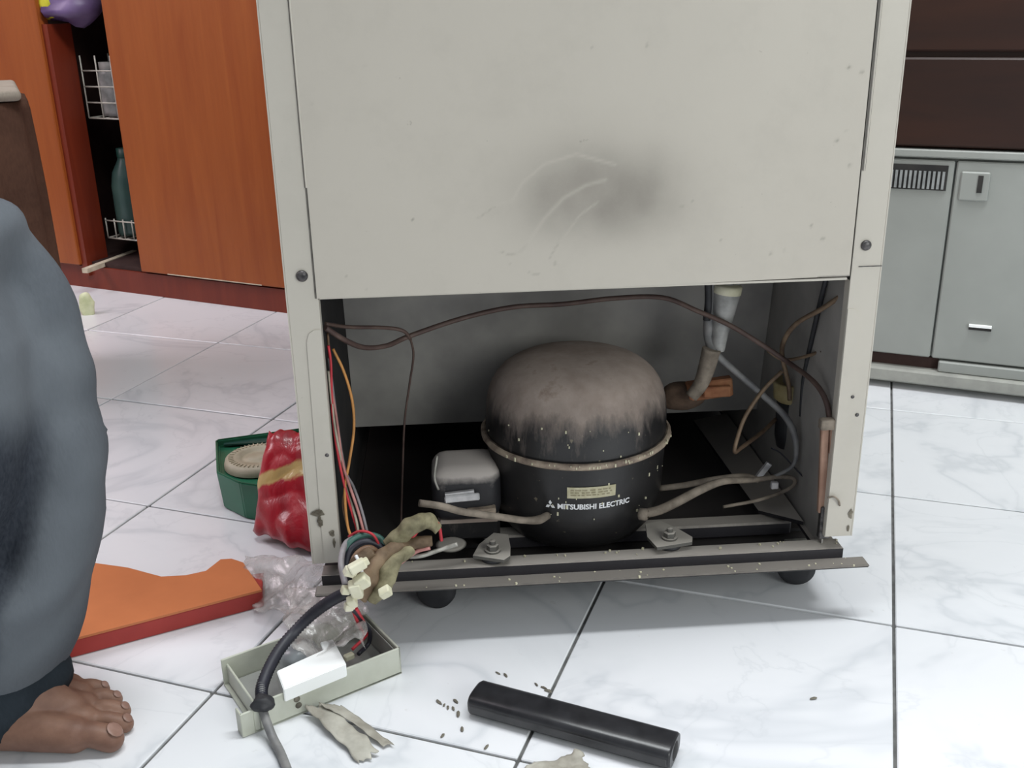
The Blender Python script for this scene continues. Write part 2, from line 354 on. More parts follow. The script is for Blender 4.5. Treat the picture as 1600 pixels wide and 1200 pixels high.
bm = B(); b2(bm, -0.27, 0.27, 0.522, 0.575, 0.10, 0.86, 0.008, 2); obj('door', bm, M['enamel'], fr)
bm = B(); b2(bm, -0.27, 0.27, 0.522, 0.575, 0.87, TOPZ, 0.008, 2); obj('door', bm, M['enamel'], fr)

# rear panel with soot stain and wiped streaks
soot_c = (0.0137,0.0000,0.4263)
def segd(p, a, b):
    ax, az, bx, bz = a[0], a[2], b[0], b[2]; dx, dz = bx-ax, bz-az; L2 = dx*dx+dz*dz
    t = max(0, min(1, ((p[0]-ax)*dx+(p[1]-az)*dz)/L2)) if L2 else 0
    return math.hypot(p[0]-ax-dx*t, p[1]-az-dz*t), t
streaks = [[(-0.0988,0.0000,0.4216),(-0.0817,0.0000,0.4333),(-0.0677,0.0000,0.4362),(-0.0591,0.0000,0.4509),(-0.0395,0.0000,0.4667),(-0.0119,0.0000,0.4741),(0.0216,0.0000,0.4644)], [(-0.0770,0.0000,0.3912),(-0.0657,0.0000,0.3885),(-0.0542,0.0000,0.3985),(-0.0399,0.0000,0.4196),(-0.0229,0.0000,0.4370),(-0.0034,0.0000,0.4475),(0.0134,0.0000,0.4515)], [(-0.0316,0.0000,0.3861),(-0.0230,0.0000,0.4020),(-0.0088,0.0000,0.4214),(0.0063,0.0000,0.4322)]]
swid = [0.0020, 0.0024, 0.0014]
darks = [[(-0.0988,0.0000,0.4210),(-0.0834,0.0000,0.4311)], [(-0.0787,0.0000,0.3913),(-0.0714,0.0000,0.3881),(-0.0617,0.0000,0.3901),(-0.0560,0.0000,0.3962)], [(-0.0356,0.0000,0.3839),(-0.0275,0.0000,0.3975)], [(-0.0551,0.0000,0.3730),(-0.0506,0.0000,0.3699),(-0.0449,0.0000,0.3697)]]
spots_ = [(*q, s) for q, s in zip([(-0.2328,0.0000,0.5218),(-0.0305,0.0000,0.3791),(-0.0705,0.0000,0.3794),(0.0814,0.0000,0.4258),(0.0909,0.0000,0.4312),(0.1181,0.0000,0.3942),(0.1459,0.0000,0.3874),(0.2207,0.0000,0.5399),(0.2323,0.0000,0.5359),(0.2159,0.0000,0.4791),(0.2237,0.0000,0.4871),(0.2295,0.0000,0.4572),(0.1995,0.0000,0.4048),(0.2112,0.0000,0.3927),(0.1645,0.0000,0.3809),(0.1772,0.0000,0.3834),(-0.2148,0.0000,0.3742),(-0.1544,0.0000,0.4223),(-0.1870,0.0000,0.5502),(-0.1989,0.0000,0.3608),(0.0468,0.0000,0.5617),(0.0012,0.0000,0.5602)], [0.0012,0.0017,0.001,0.0016,0.0011,0.0014,0.0010,0.0022,0.0022,0.0022,0.0012,0.002,0.0018,0.0022,0.0018,0.0014,0.0010,0.0014,0.001,0.0008,0.0016,0.0014])]
xs = [(-0.2425+0.482*i/230) for i in range(231)]
zs = [0.355+0.0021*i for i in range(130)]; zs += [zs[-1]+0.04*(i+1) for i in range(18)]; zs = [z for z in zs if z < TOPZ-0.03]
bm = B(); cl = bm.loops.layers.color.new('grime'); gr = []
for z in zs:
    row = []
    for x in xs:
        # panel edges step outwards above z 0.452
        x_ = x
        by = -0.0022 - 0.0016*math.exp(-((x-soot_c[0])/0.14)**2-((z-soot_c[2]-0.02)/0.10)**2)
        zz = z if z > 0.3551 else 0.3545+(0.003 if x > 0 else 0)*x/0.24
        row.append(bm.verts.new((x_, by, zz)))
    gr.append(row)
for j in range(len(zs)-1):
    for i in range(len(xs)-1):
        f = bm.faces.new((gr[j][i], gr[j][i+1], gr[j+1][i+1], gr[j+1][i])); f.smooth = True
gcache = {}
for row in gr:
    for v_ in row:
        x, z = v_.co.x, v_.co.z; dx = (x-soot_c[0]); dz = z-soot_c[2]
        nz = noise.noise(Vector((x*14, 3.1, z*14)))*0.25+noise.noise(Vector((x*40, 1.1, z*40)))*0.10
        w_ = 0.098 if dx < 0 else 0.086
        h_ = 0.062 if dz > 0 else 0.036
        d2 = (dx/w_)**2+(dz/h_)**2
        s_ = max(0, math.exp(-(d2**1.35)*0.9)*(0.62+nz*0.8))
        s_ += 0.20*math.exp(-((dx+0.01)/0.15)**2-((dz-0.12)/0.16)**2)
        wv = 0
        for st_, w0 in zip(streaks, swid):
            for a, b in zip(st_, st_[1:]):
                d, t = segd((x, z), a, b)
                wv = max(wv, math.exp(-(d/w0)**2)*(0.72+0.6*nz))
        dk = 0
        for st_ in darks:
            for a, b in zip(st_, st_[1:]):
                d, t = segd((x, z), a, b); dk = max(dk, math.exp(-(d/0.0009)**2)*0.5)
        for (sx, sy, sz, sr) in spots_:
            d = math.hypot(x-sx, z-sz); dk = max(dk, math.exp(-(d/sr)**2)*0.75)
        gcache[v_] = (min(1, s_), max(0, min(1, wv)), dk, 1)
for f in bm.faces:
    for l_ in f.loops: l_[cl] = gcache[l_.vert]
obj('rear_panel', bm, M['enamel_marked'], fr)
bm = B()
b2(bm, -0.2405, 0.2375, -0.0016, 0.010, 0.3535, 0.3555); obj('panel_hem', bm, M['enamel'], fr)
bm = B()   # edge fold and dark seam strip where the panel steps
for s in (-1, 1):
    bm = B(); b2(bm, *sorted((s*0.2440, s*0.2424)), -0.0026, 0.0, 0.452, TOPZ-0.03, 0.0006); obj('panel_edge_fold', bm, M['enamel'], fr)
    bm = B(); b2(bm, *sorted((s*0.2450, s*0.2441)), -0.0004, 0.0, 0.452, TOPZ-0.03); obj('panel_seam', bm, M['seam'], fr)
bm = B()
poly = [(-0.2418, 0, 0.088), (-0.2418, 0, 0.325), (-0.2475, 0, 0.325), (-0.2525, 0, 0.322), (-0.2552, 0, 0.314), (-0.2565, 0, 0.22), (-0.2578, 0, 0.142), (-0.2578, 0, 0.088)]
prism(bm, [(p[0], -0.0012, p[2]) for p in poly], (0, 0.0012, 0)); obj('post_plate', bm, M['enamel'], fr)
bm = B()
poly = [(0.2418, 0, 0.088), (0.2418, 0, 0.325), (0.2475, 0, 0.325), (0.2525, 0, 0.322), (0.2545, 0, 0.314), (0.2550, 0, 0.088)]
prism(bm, [(p[0], -0.0010, p[2]) for p in poly], (0, 0.0010, 0)); obj('post_plate', bm, M['enamel'], fr)
bm = B(); b2(bm, -0.2445, -0.2425, -0.0004, 0.0, 0.354, 0.452); obj('panel_seam', bm, M['seam'], fr)
def screw(c, r, nm='screw', mat='screw', dome=0.35):
    bm = B(); lathe(bm, [(r*1.0, 0), (r*1.0, r*0.25), (r*0.85, r*0.5), (r*0.45, r*0.68), (0, r*0.72)], c, 20, axis_rot((0, -1, 0)))
    box(bm, (c[0], c[1]-r*0.70, c[2]), (r*1.2, r*0.12, r*0.18)); obj(nm, bm, M[mat], fr)
screw((-0.2539,0.0000,0.3751), 0.0052); screw((0.2527,0.0000,0.3848), 0.0048)
screw((-0.2461,-0.0010,0.2022), 0.0019); screw((0.2548,-0.0010,0.2376), 0.0017); screw((0.2615,0.0000,0.2183), 0.0019)
bm = B(); b2(bm, 0.248, 0.2695, -0.0008, 0.0, 0.3648, 0.3655); obj('panel_seam', bm, M['screw'], fr)
def corrosion(c, w_, h_, seed):
    bm = B(); n = 18; cv = bm.verts.new((c[0], c[1]-0.0006, c[2])); ring = []
    for j in range(n):
        a = 2*PI*j/n; q = 0.75+0.45*noise.noise(Vector((math.cos(a)*1.5+seed, math.sin(a)*1.5, seed)))
        ring.append(bm.verts.new((c[0]+w_*q*math.cos(a), c[1]-0.0004, c[2]+h_*q*math.sin(a))))
    for j in range(n): bm.faces.new((cv, ring[j], ring[(j+1) % n]))
    bmesh.ops.recalc_face_normals(bm, faces=bm.faces); obj('corrosion_patch', bm, M['corr'], fr)
M['corr'] = mottled('corroded_paint', (0.09, 0.075, 0.055), (0.27, 0.24, 0.19), 130, 0.9)
corrosion((-0.2595,-0.0015,0.1419), 0.0085, 0.0042, 1.0); corrosion((-0.2584,-0.0018,0.1330), 0.0035, 0.0075, 2.2)
corrosion((-0.2479,-0.0015,0.1197), 0.0042, 0.0040, 4.0); corrosion((-0.2469,-0.0015,0.1091), 0.0020, 0.0058, 5.0)
corrosion((0.2658,-0.0005,0.1111), 0.0028, 0.0065, 6.0); corrosion((0.2647,-0.0005,0.0952), 0.0018, 0.0045, 7.0)
# inner sheet, side linings, base
bm = B(); prism(bm, [(-0.2425, 0.200, 0.40), (0.2425, 0.200, 0.40), (0.2425, 0.243, 0.127), (-0.2425, 0.243, 0.127)], (0, 0.004, 0.0)); obj('inner_sheet', bm, M['galv'], fr)
bm = B(); b2(bm, -0.2425, 0.2425, 0.015, 0.245, 0.392, 0.40); b2(bm, -0.2425, 0.2425, 0.250, 0.52, 0.128, 0.40); obj('insulation', bm, M['void'], fr)
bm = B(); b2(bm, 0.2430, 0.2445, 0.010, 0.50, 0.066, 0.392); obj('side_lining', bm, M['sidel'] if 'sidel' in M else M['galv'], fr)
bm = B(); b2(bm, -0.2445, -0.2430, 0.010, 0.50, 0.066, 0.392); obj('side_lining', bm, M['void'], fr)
bm = B(); b2(bm, -0.262, 0.262, 0.085, 0.515, 0.046, 0.050); b2(bm, -0.262, 0.262, 0.505, 0.515, 0.050, 0.13); obj('base_pan', bm, M['black_pan'], fr)
bm = B()
b2(bm, -0.262, 0.262, 0.000, 0.019, 0.0700, 0.0730, 0.001); b2(bm, -0.262, 0.262, -0.001, 0.002, 0.0500, 0.0725); b2(bm, -0.262, 0.262, 0.017, 0.019, 0.046, 0.0725)
obj('base_rail', bm, M['dusty_rail'], fr)
bm = B(); b2(bm, -0.268, 0.284, -0.018, 0.000, 0.0585, 0.0620, 0.0015); obj('base_lip', bm, M['lip'], fr)
bm = B(); b2(bm, -0.262, 0.262, 0.019, 0.120, 0.038, 0.041); obj('base_channel', bm, M['black_pan'], fr)
bm = B(); b2(bm, -0.10, 0.236, 0.078, 0.100, 0.046, 0.062, 0.002); obj('cross_rail', bm, M['dusty_rail'], fr)
bm = B(); prism(bm, [(0.205, 0.10, 0.062), (0.240, 0.055, 0.070), (0.240, 0.36, 0.070), (0.195, 0.36, 0.062)], (0, 0, 0.004)); b2(bm, 0.238, 0.262, 0.0, 0.50, 0.064, 0.068); obj('side_rail', bm, M['dusty_rail'], fr)
bm = B(); b2(bm, -0.262, -0.238, 0.0, 0.50, 0.064, 0.068); obj('side_rail', bm, M['black_pan'], fr)
# casters
def caster(x, y):
    bm = B(); b2(bm, x-0.012, x+0.012, y-0.010, y+0.010, 0.030, 0.049, 0.001); f = obj('caster', bm, M['steel'], fr)
    bm = B(); lathe(bm, [(0, -0.009), (0.013, -0.009), (0.0200, -0.007), (0.0215, 0), (0.0200, 0.007), (0.013, 0.009), (0, 0.009)], (x, y, 0.0215), 28, axis_rot((0.25, 1, 0)))
    obj('wheel', bm, M['black_rubber'], f)
for q in ((-0.1518,0.0436,0.0000), (0.2359,0.0509,0.0000)): caster(q[0], q[1]+0.004)
caster(-0.20, 0.47); caster(0.22, 0.47)
# copper pipes, wires inside the bay
def pipe(pts, r, mat, nm='pipe', n=8, lab=None):
    bm = B(); tube(bm, pts, r, n); return obj(nm, bm, M[mat], fr, label=lab)
pipe([(-0.2414,0.0300,0.3174),(-0.2257,0.0500,0.2977),(-0.2106,0.0800,0.2799),(-0.1897,0.1000,0.2744),(-0.1675,0.1200,0.2771),(-0.1142,0.1300,0.2905),(-0.0602,0.1400,0.2978),(-0.0064,0.1400,0.2991),(0.0476,0.1400,0.3033),(0.0964,0.1300,0.3049),(0.1317,0.1200,0.2919),(0.1635,0.1100,0.2784),(0.1920,0.1000,0.2616),(0.2206,0.0900,0.2428),(0.2322,0.0450,0.2378),(0.2380,0.0220,0.2260),(0.2399,0.0100,0.2058)], 0.0027, 'dark_copper', lab='long dark copper pipe looping across the bay')
pipe([(-0.2424,0.0400,0.3181),(-0.2236,0.0700,0.3048),(-0.1917,0.1000,0.2934),(-0.1733,0.1100,0.2861),(-0.1670,0.1200,0.2737)], 0.0019, 'dark_copper')
pipe([(-0.1669,0.1200,0.2750),(-0.1650,0.1300,0.2527),(-0.1711,0.1400,0.2171),(-0.1790,0.1400,0.1731),(-0.1845,0.1400,0.1122),(-0.1903,0.1200,0.0358)], 0.0012, 'dark_copper', 'wire')
pipe([(0.2487,0.0200,0.3363),(0.2372,0.0500,0.3111),(0.2238,0.0800,0.2873),(0.2196,0.1000,0.2640),(0.2217,0.1100,0.2429),(0.2347,0.1200,0.2061),(0.2376,0.1200,0.1875)], 0.0026, 'copper')
pipe([(0.2518,0.0200,0.3047),(0.2503,0.0500,0.2737),(0.2400,0.0800,0.2524),(0.2206,0.1000,0.2414),(0.2062,0.1100,0.2485)], 0.0018, 'copper')
pipe([(0.2560,0.0200,0.2626),(0.2474,0.0400,0.2652),(0.2438,0.0600,0.2632)], 0.0013, 'dark_copper')
pipe([(0.2230,0.1100,0.2249),(0.2038,0.1100,0.2040),(0.1837,0.1000,0.1796),(0.1732,0.0900,0.1585),(0.1714,0.0900,0.1430),(0.1825,0.1000,0.1439),(0.2125,0.1300,0.1460),(0.2341,0.1500,0.1527)], 0.0023, 'copper')
pipe([(0.2386,0.0500,0.3444),(0.2395,0.0700,0.2931),(0.2420,0.0900,0.2454),(0.2434,0.1000,0.2132),(0.2444,0.1000,0.1767)], 0.0026, 'black_rubber', 'cable')
# suction and drain tubes at the right of the compressor
pipe([(0.0619,0.0350,0.1038),(0.0808,0.0400,0.1046),(0.1029,0.0500,0.1085),(0.1286,0.0600,0.1155),(0.1549,0.0700,0.1188),(0.1891,0.0800,0.1136),(0.2185,0.0850,0.1134),(0.2363,0.0850,0.1102),(0.2336,0.0850,0.0996),(0.2011,0.0800,0.0901),(0.1580,0.0750,0.0858)], [0.0050,0.0050,0.0050,0.0046,0.004,0.003,0.0025,0.0022,0.0022,0.0020,0.0018], 'tan_tube', 'suction_pipe', 10)
pipe([(0.0935,0.1000,0.0990),(0.1202,0.0950,0.1039),(0.1467,0.0900,0.1110),(0.1815,0.0900,0.1137),(0.1994,0.0900,0.1082)], 0.0034, 'tan_tube', 'suction_pipe', 10)
pipe([(0.1509,0.1200,0.2475),(0.1604,0.1200,0.2371),(0.1838,0.1200,0.2158),(0.2064,0.1100,0.1966),(0.2231,0.1000,0.1814),(0.2321,0.0900,0.1667),(0.2362,0.0850,0.1464),(0.2337,0.0850,0.1255),(0.2116,0.0850,0.1123)], [0.0042,0.0038,0.0036,0.0036,0.0036,0.0038,0.0030,0.0022,0.002], 'grey_hose', 'drain_hose', 10)
pipe([(0.1472,0.1300,0.3304),(0.1474,0.1300,0.2995),(0.1474,0.1300,0.2714),(0.1488,0.1300,0.2571),(0.1532,0.1200,0.2417)], 0.0062, 'grey_hose', 'drain_hose', 10)
pipe([(0.1419,0.1250,0.3299),(0.1440,0.1250,0.3010),(0.1430,0.1250,0.2802)], 0.0040, 'black_rubber', 'drain_hose', 10)
pipe([(0.1487,0.1200,0.2497),(0.1443,0.1200,0.2284),(0.1389,0.1200,0.2105),(0.1291,0.1200,0.1963)], [0.010,0.009,0.008,0.007], 'tan_tube', 'drain_elbow', 12)
pipe([(0.2177,0.1100,0.1361),(0.2268,0.1000,0.1326),(0.2425,0.0800,0.1168),(0.2522,0.0600,0.1087)], 0.0008, 'wire_blackw', 'wire')
bm = B(); q = Vector((0.1632,0.1250,0.2850)); dn = Vector((0.1570,0.1250,0.2477))-Vector((0.1638,0.1250,0.3106))
R3 = axis_rot(-dn); L = dn.length; top = Vector((0.1636,0.1250,0.3127))
lathe(bm, [(0.0075, -L*1.05), (0.0085, -L*0.75), (0.0115, -L*0.4), (0.0135, -L*0.12), (0.0135, 0)], top, 28, R3); fn = obj('drain_funnel', bm, M['funnel'], fr)
bm = B(); lathe(bm, [(0.0125, -0.0045), (0.0145, -0.004), (0.0148, 0.004), (0.0125, 0.0055), (0, 0.0055)], top, 28, R3); obj('collar', bm, M['cream_plastic'], fn, label='cream ring at top of the funnel')
bm = B(); lathe(bm, [(0.006, 0.005), (0.006, 0.03)], top, 16, R3); box(bm, top+Vector((0.009, 0, 0.012)), (0.005, 0.006, 0.014)); obj('spout', bm, M['funnel'], fn)
# rusty bracket, relay cup, drier strip
bm = B(); c0 = Vector((0.1537,0.1400,0.1971)); box(bm, c0, (0.050, 0.012, 0.021), Matrix.Rotation(math.radians(-6), 3, 'Y').to_3x3(), 0.0015)
box(bm, c0+Vector((0.006, -0.009, 0.0)), (0.030, 0.008, 0.012), None, 0.001); obj('rusty_bracket', bm, M['rust'], fr)
bm = B(); c0 = Vector((0.1281,0.1500,0.1861))
bmesh.ops.create_icosphere(bm, subdivisions=3, radius=0.021, matrix=Matrix.Translation(c0) @ Matrix.Diagonal((1.2, 0.8, 0.8, 1)))
for v_ in bm.verts: v_.co += v_.co.normalized()*0.004*noise.noise(v_.co*60)
smooth(bm); obj('pipe_insulation', bm, mottled('dark_foam_lagging', (0.05, 0.03, 0.02), (0.12, 0.075, 0.05), 60, 0.95, bump=0.8), fr)
bm = B(); c0 = Vector((0.2508,0.1500,0.1635)); lathe(bm, [(0, -0.045), (0.013, -0.044), (0.016, -0.03), (0.0165, 0.012), (0, 0.012)], c0, 24); rl = obj('relay_body', bm, M['black_rubber'], fr)
c0 = Vector((0.2472,0.1450,0.1886)); bm = B(); lathe(bm, [(0.014, -0.012), (0.0185, -0.008), (0.0200, 0.010), (0.0185, 0.012), (0.0175, 0.004), (0, 0.003)], c0, 28); obj('relay_cup', bm, M['brass'], rl)
bm = B(); cr = Vector((0.02, 0, -0.01)); 
a_, b_ = Vector((0.2406,0.0120,0.2063)), Vector((0.2458,0.0120,0.1078))
dv = (b_-a_).normalized(); side = Vector((1, 0, 0)); 
for k_, (o_, w_) in enumerate(((-0.0052, 0.0078), (0.0042, 0.0100))):
    R4 = Matrix((side, Vector((0, 1, 0)), -dv)).transposed()
    box(bm, (a_+b_)/2+side*o_-Vector((0, 0.002*k_, 0)), (w_, 0.006, (b_-a_).length), R4, 0.001)
dr = obj('copper_strip', bm, M['drier'], fr, label='vertical rust-coloured copper strip beside the right post')
bm = B(); box(bm, Vector((0.2376,0.0060,0.2076)), (0.020, 0.010, 0.011), None, 0.002, 2); obj('clamp', bm, M['tan_tube'], dr)
bm = B(); box(bm, Vector((0.2440,0.0100,0.0980)), (0.011, 0.008, 0.036), None, 0.001); obj('foot', bm, M['screw'], dr)
bm = B(); tube(bm, [(0.2407,-0.0000,0.1300),(0.2454,-0.0040,0.1332),(0.2503,-0.0040,0.1287),(0.2530,-0.0020,0.1219)], 0.0010, 6); obj('wire_loop', bm, M['tan_tube'], dr)
bm = B(); box(bm, Vector((0.2070,0.1000,0.1137)), (0.006, 0.004, 0.022), Matrix.Rotation(math.radians(35), 3, 'Y')); obj('tape_tag', bm, M['clip'], fr)
bm = B(); box(bm, Vector((0.2150,0.0830,0.1047)), (0.008, 0.006, 0.008), None, 0.001); obj('tape_tag', bm, M['clip'], fr)
# wires coming down behind the left post
for pts, r, mt in (
    ([(-0.2387,0.0200,0.3031),(-0.2379,0.0200,0.2843),(-0.2403,0.0200,0.2394),(-0.2392,0.0200,0.1997),(-0.2329,0.0100,0.1599),(-0.2230,0.0000,0.1160)], 0.0013, 'red'),
    ([(-0.2360,0.0300,0.2965),(-0.2277,0.0300,0.2739),(-0.2220,0.0300,0.2444),(-0.2224,0.0300,0.2146),(-0.2280,0.0200,0.1856),(-0.2335,0.0100,0.1600),(-0.2327,0.0000,0.1271),(-0.2273,-0.0100,0.1148)], 0.0014, 'orange'),
    ([(-0.2407,0.0200,0.2781),(-0.2395,0.0200,0.2263),(-0.2363,0.0200,0.1894),(-0.2338,0.0200,0.1585),(-0.2242,0.0000,0.1336),(-0.2215,-0.0100,0.1110)], 0.0013, 'pale'),
    ([(-0.2406,0.0250,0.2634),(-0.2378,0.0250,0.2307),(-0.2348,0.0200,0.1859),(-0.2293,0.0100,0.1666),(-0.2213,0.0000,0.1403),(-0.2152,-0.0100,0.1141)], 0.0014, 'pink'),
    ([(-0.2404,0.0300,0.2872),(-0.2385,0.0300,0.2353),(-0.2334,0.0200,0.1791),(-0.2258,0.0150,0.1605),(-0.2177,0.0000,0.1401),(-0.2117,-0.0100,0.1104)], 0.0014, 'grey'),
    ([(-0.2407,0.0400,0.3092),(-0.2410,0.0400,0.2838),(-0.2411,0.0400,0.2447),(-0.2381,0.0300,0.2086),(-0.2330,0.0200,0.1688),(-0.2366,0.0100,0.1429),(-0.2301,-0.0050,0.1157)], 0.0012, 'brown')):
    bm = B(); tube(bm, pts, r, 7); obj('wire', bm, M['wire_'+mt], fr, label='%s wire' % dict(red='red', orange='orange', pale='pale', pink='pink', grey='grey', brown='brown')[mt])
# dust chips on the rails
bm = B()
for k_ in range(46):
    x = rnd.uniform(-0.18, 0.27); y = rnd.choice((rnd.uniform(-0.018, -0.002), rnd.uniform(0.004, 0.017))); z = 0.0612 if y < -0.001 else 0.0735
    s = rnd.uniform(0.0009, 0.0022); box(bm, (x, y, z+s*0.4), (s, s*0.8, s), Matrix.Rotation(rnd.random()*3, 3, 'Z'))
o = obj('dust_chips', bm, M['chip'], fr); o['kind'] = 'stuff'

# ------------------------------------------------------------------ compressor
CX, CY = 0.0045, 0.1205
cp = thing('compressor', 'black domed hermetic compressor with dusty top bolted at the refrigerator base', 'compressor', (CX, CY, 0.073))
ctr = (CX, CY, 0)
bm = B(); lathe(bm, [(0, 0.050), (0.045, 0.0505), (0.062, 0.054), (0.075, 0.062), (0.085, 0.075), (0.0910, 0.092), (0.0935, 0.108), (0.0945, 0.135), (0.0965, 0.162), (0.098, 0.170)], ctr, 72); obj('lower_shell', bm, M['comp'], cp)
bm = B(); pr = []
for i in range(25):
    a = i/24*PI/2; e = 2/3.15
    pr.append((0.0965*math.cos(a)**e if i < 24 else 0, 0.172+0.079*math.sin(a)**e))
pr = [(0.0965, 0.166)] + pr
lathe(bm, pr, ctr, 72); obj('dome', bm, M['comp'], cp)
bm = B(); lathe(bm, [(0.095, 0.1625), (0.1000, 0.1625), (0.1018, 0.1645), (0.1018, 0.1675), (0.1000, 0.1690), (0.095, 0.1690)], ctr, 96)
for v_ in bm.verts:
    n_ = noise.noise(v_.co*90)*0.0009; d_ = Vector((v_.co.x-CX, v_.co.y-CY, 0)).normalized(); v_.co += d_*n_+Vector((0, 0, n_*0.6))
obj('weld_flange', bm, M['flange'], cp)
bm = B()
for k_ in range(70):
    a = rnd.gauss(0.15, 0.55); z = rnd.choice((rnd.uniform(0.172, 0.21), 0.168, 0.166, rnd.uniform(0.10, 0.16)))
    r = (0.1020 if abs(z-0.167) < 0.003 else (0.0967 if z > 0.17 else 0.0945)); s_ = rnd.uniform(0.0006, 0.0018)
    rr_ = r if z < 0.19 else r*(1-0.25*((z-0.19)/0.03)**2*0.3)
    box(bm, (CX+rr_*math.sin(a), CY-rr_*math.cos(a), z), (s_, s_*0.7, s_*rnd.uniform(1, 2.4)), Matrix.Rotation(a, 3, 'Z'))
o = obj('paint_flecks', bm, M['chip'], cp); o['kind'] = 'stuff'
# label and lettering wrapped around the shell
def shell_r(z): 
    pts = [(0.074, 0.074), (0.090, 0.086), (0.108, 0.0925), (0.135, 0.0945), (0.162, 0.0965)]
    for (z0, r0), (z1, r1) in zip(pts, pts[1:]):
        if z <= z1: return r0+(r1-r0)*(z-z0)/(z1-z0)
    return 0.0965
def wrap(u_, z, off): # arc length u_ from the front (-y) direction, to the right
    r = shell_r(z)+off; a = u_/0.0945; return Vector((CX+r*math.sin(a), CY-r*math.cos(a), z))
def patch(bm, u0, u1, z0, z1, off, n=12, mi=0):
    rows = [[bm.verts.new(wrap(u0+(u1-u0)*i/n, z, off)) for i in range(n+1)] for z in (z0, z1)]
    for i in range(n): bm.faces.new((rows[0][i], rows[0][i+1], rows[1][i+1], rows[1][i])).material_index = mi
bm = B(); patch(bm, -0.0205, 0.0290, 0.1295, 0.1422, 0.0008); lp = obj('label_plate', bm, M['label'], cp, label='yellowed blank rating label')
bm = B()
for r_ in range(3):
    u_ = -0.017
    while u_ < 0.024:
        w_ = rnd.uniform(0.002, 0.006); patch(bm, u_, min(u_+w_, 0.025), 0.1325+r_*0.0028, 0.1340+r_*0.0028, 0.0011, 2); u_ += w_+rnd.uniform(0.001, 0.003)
obj('faded_print', bm, M['label_ink'], lp)
bm = B(); patch(bm, 0.0085, 0.0175, 0.1115, 0.1150, 0.0006, 3); obj('sticker', bm, M['label'], cp)
def text_mesh(body, size, fit, place):
    cu = bpy.data.curves.new('t', 'FONT'); cu.body = body; cu.size = size; cu.resolution_u = 3; cu.offset = size*0.034
    to = bpy.data.objects.new('t', cu); C.collection.objects.link(to); bpy.context.view_layer.update()
    dg = bpy.context.evaluated_depsgraph_get(); me = bpy.data.meshes.new_from_object(to.evaluated_get(dg)); bpy.data.objects.remove(to)
    bm = B(); bm.from_mesh(me); x0 = min(v_.co.x for v_ in bm.verts); x1 = max(v_.co.x for v_ in bm.verts)
    for v_ in bm.verts: v_.co = place((v_.co.x-x0)/(x1-x0), v_.co.y)
    return bm
TU0, TU1 = -0.0305, 0.0465
bm = text_mesh('MITSUBISHI ELECTRIC', 0.0082, None, lambda t, y: wrap(TU0+(TU1-TU0)*t, 0.1168+y, 0.0007)); obj('lettering', bm, M['white_paint'], cp, label='white MITSUBISHI ELECTRIC lettering')
bm = B()
def rhomb(cu_, cz, ang, L_, w_):
    d = (math.cos(ang), math.sin(ang)); p = (-d[1], d[0])
    vs = [(cu_, cz), (cu_+d[0]*L_/2+p[0]*w_/2, cz+d[1]*L_/2+p[1]*w_/2), (cu_+d[0]*L_, cz+d[1]*L_), (cu_+d[0]*L_/2-p[0]*w_/2, cz+d[1]*L_/2-p[1]*w_/2)]
    bm.faces.new([bm.verts.new(wrap(a, b, 0.0008)) for a, b in vs])
for a in (90, 210, 330): rhomb(-0.0380, 0.1200, math.radians(a), 0.0058, 0.0036)
bmesh.ops.recalc_face_normals(bm, faces=bm.faces); obj('emblem', bm, M['white_paint'], cp, label='white three-diamond emblem')
# terminal cover on the left
bm = B(); b2(bm, -0.152, -0.080, 0.060, 0.125, 0.088, 0.150, 0.016, 4); smooth(bm); tcv = obj('terminal_cover', bm, M['cover'], cp)
bm = B(); b2(bm, -0.147, -0.082, 0.066, 0.128, 0.066, 0.090, 0.003); obj('cover_base', bm, M['comp'], tcv)
bm = B(); box(bm, Vector((-0.1208,0.0540,0.1225)), (0.036, 0.004, 0.008), Matrix.Rotation(math.radians(-3), 3, 'Y'), 0.0012); box(bm, Vector((-0.1232,0.0570,0.1270)), (0.030, 0.004, 0.003), Matrix.Rotation(math.radians(-5), 3, 'Y'))
obj('spring_clip', bm, M['clip'], tcv)
bm = B(); box(bm, Vector((-0.1015,0.0580,0.1054)), (0.030, 0.010, 0.006), Matrix.Rotation(math.radians(-3), 3, 'Y'), 0.001); obj('spring_clip', bm, M['flange'], tcv)
bm = B(); tube(bm, [(-0.1442,0.0560,0.1702),(-0.1478,0.0520,0.1488),(-0.1445,0.0520,0.1342)], 0.0013, 6); obj('retaining_wire', bm, M['steel'], tcv)
# process tube
bm = B(); tube(bm, [(-0.1625,-0.0040,0.1488),(-0.1413,0.0000,0.1421),(-0.1230,0.0040,0.1334),(-0.1012,0.0080,0.1266),(-0.0790,0.0120,0.1196),(-0.0596,0.0180,0.1125),(-0.0448,0.0260,0.1081),(-0.0347,0.0360,0.1073)], [0.0036, 0.0036, 0.0036, 0.0036, 0.0036, 0.0036, 0.0046, 0.0040], 12)
obj('process_tube', bm, M['tan_tube'], cp)
bm = B(); lathe(bm, [(0.004, 0), (0.0062, 0.001), (0.0062, 0.008), (0.004, 0.010)], Vector((0.0584,0.0340,0.1046)), 16, axis_rot((1, -0.5, 0.1))); obj('pipe_collar', bm, M['tan_tube'], cp)
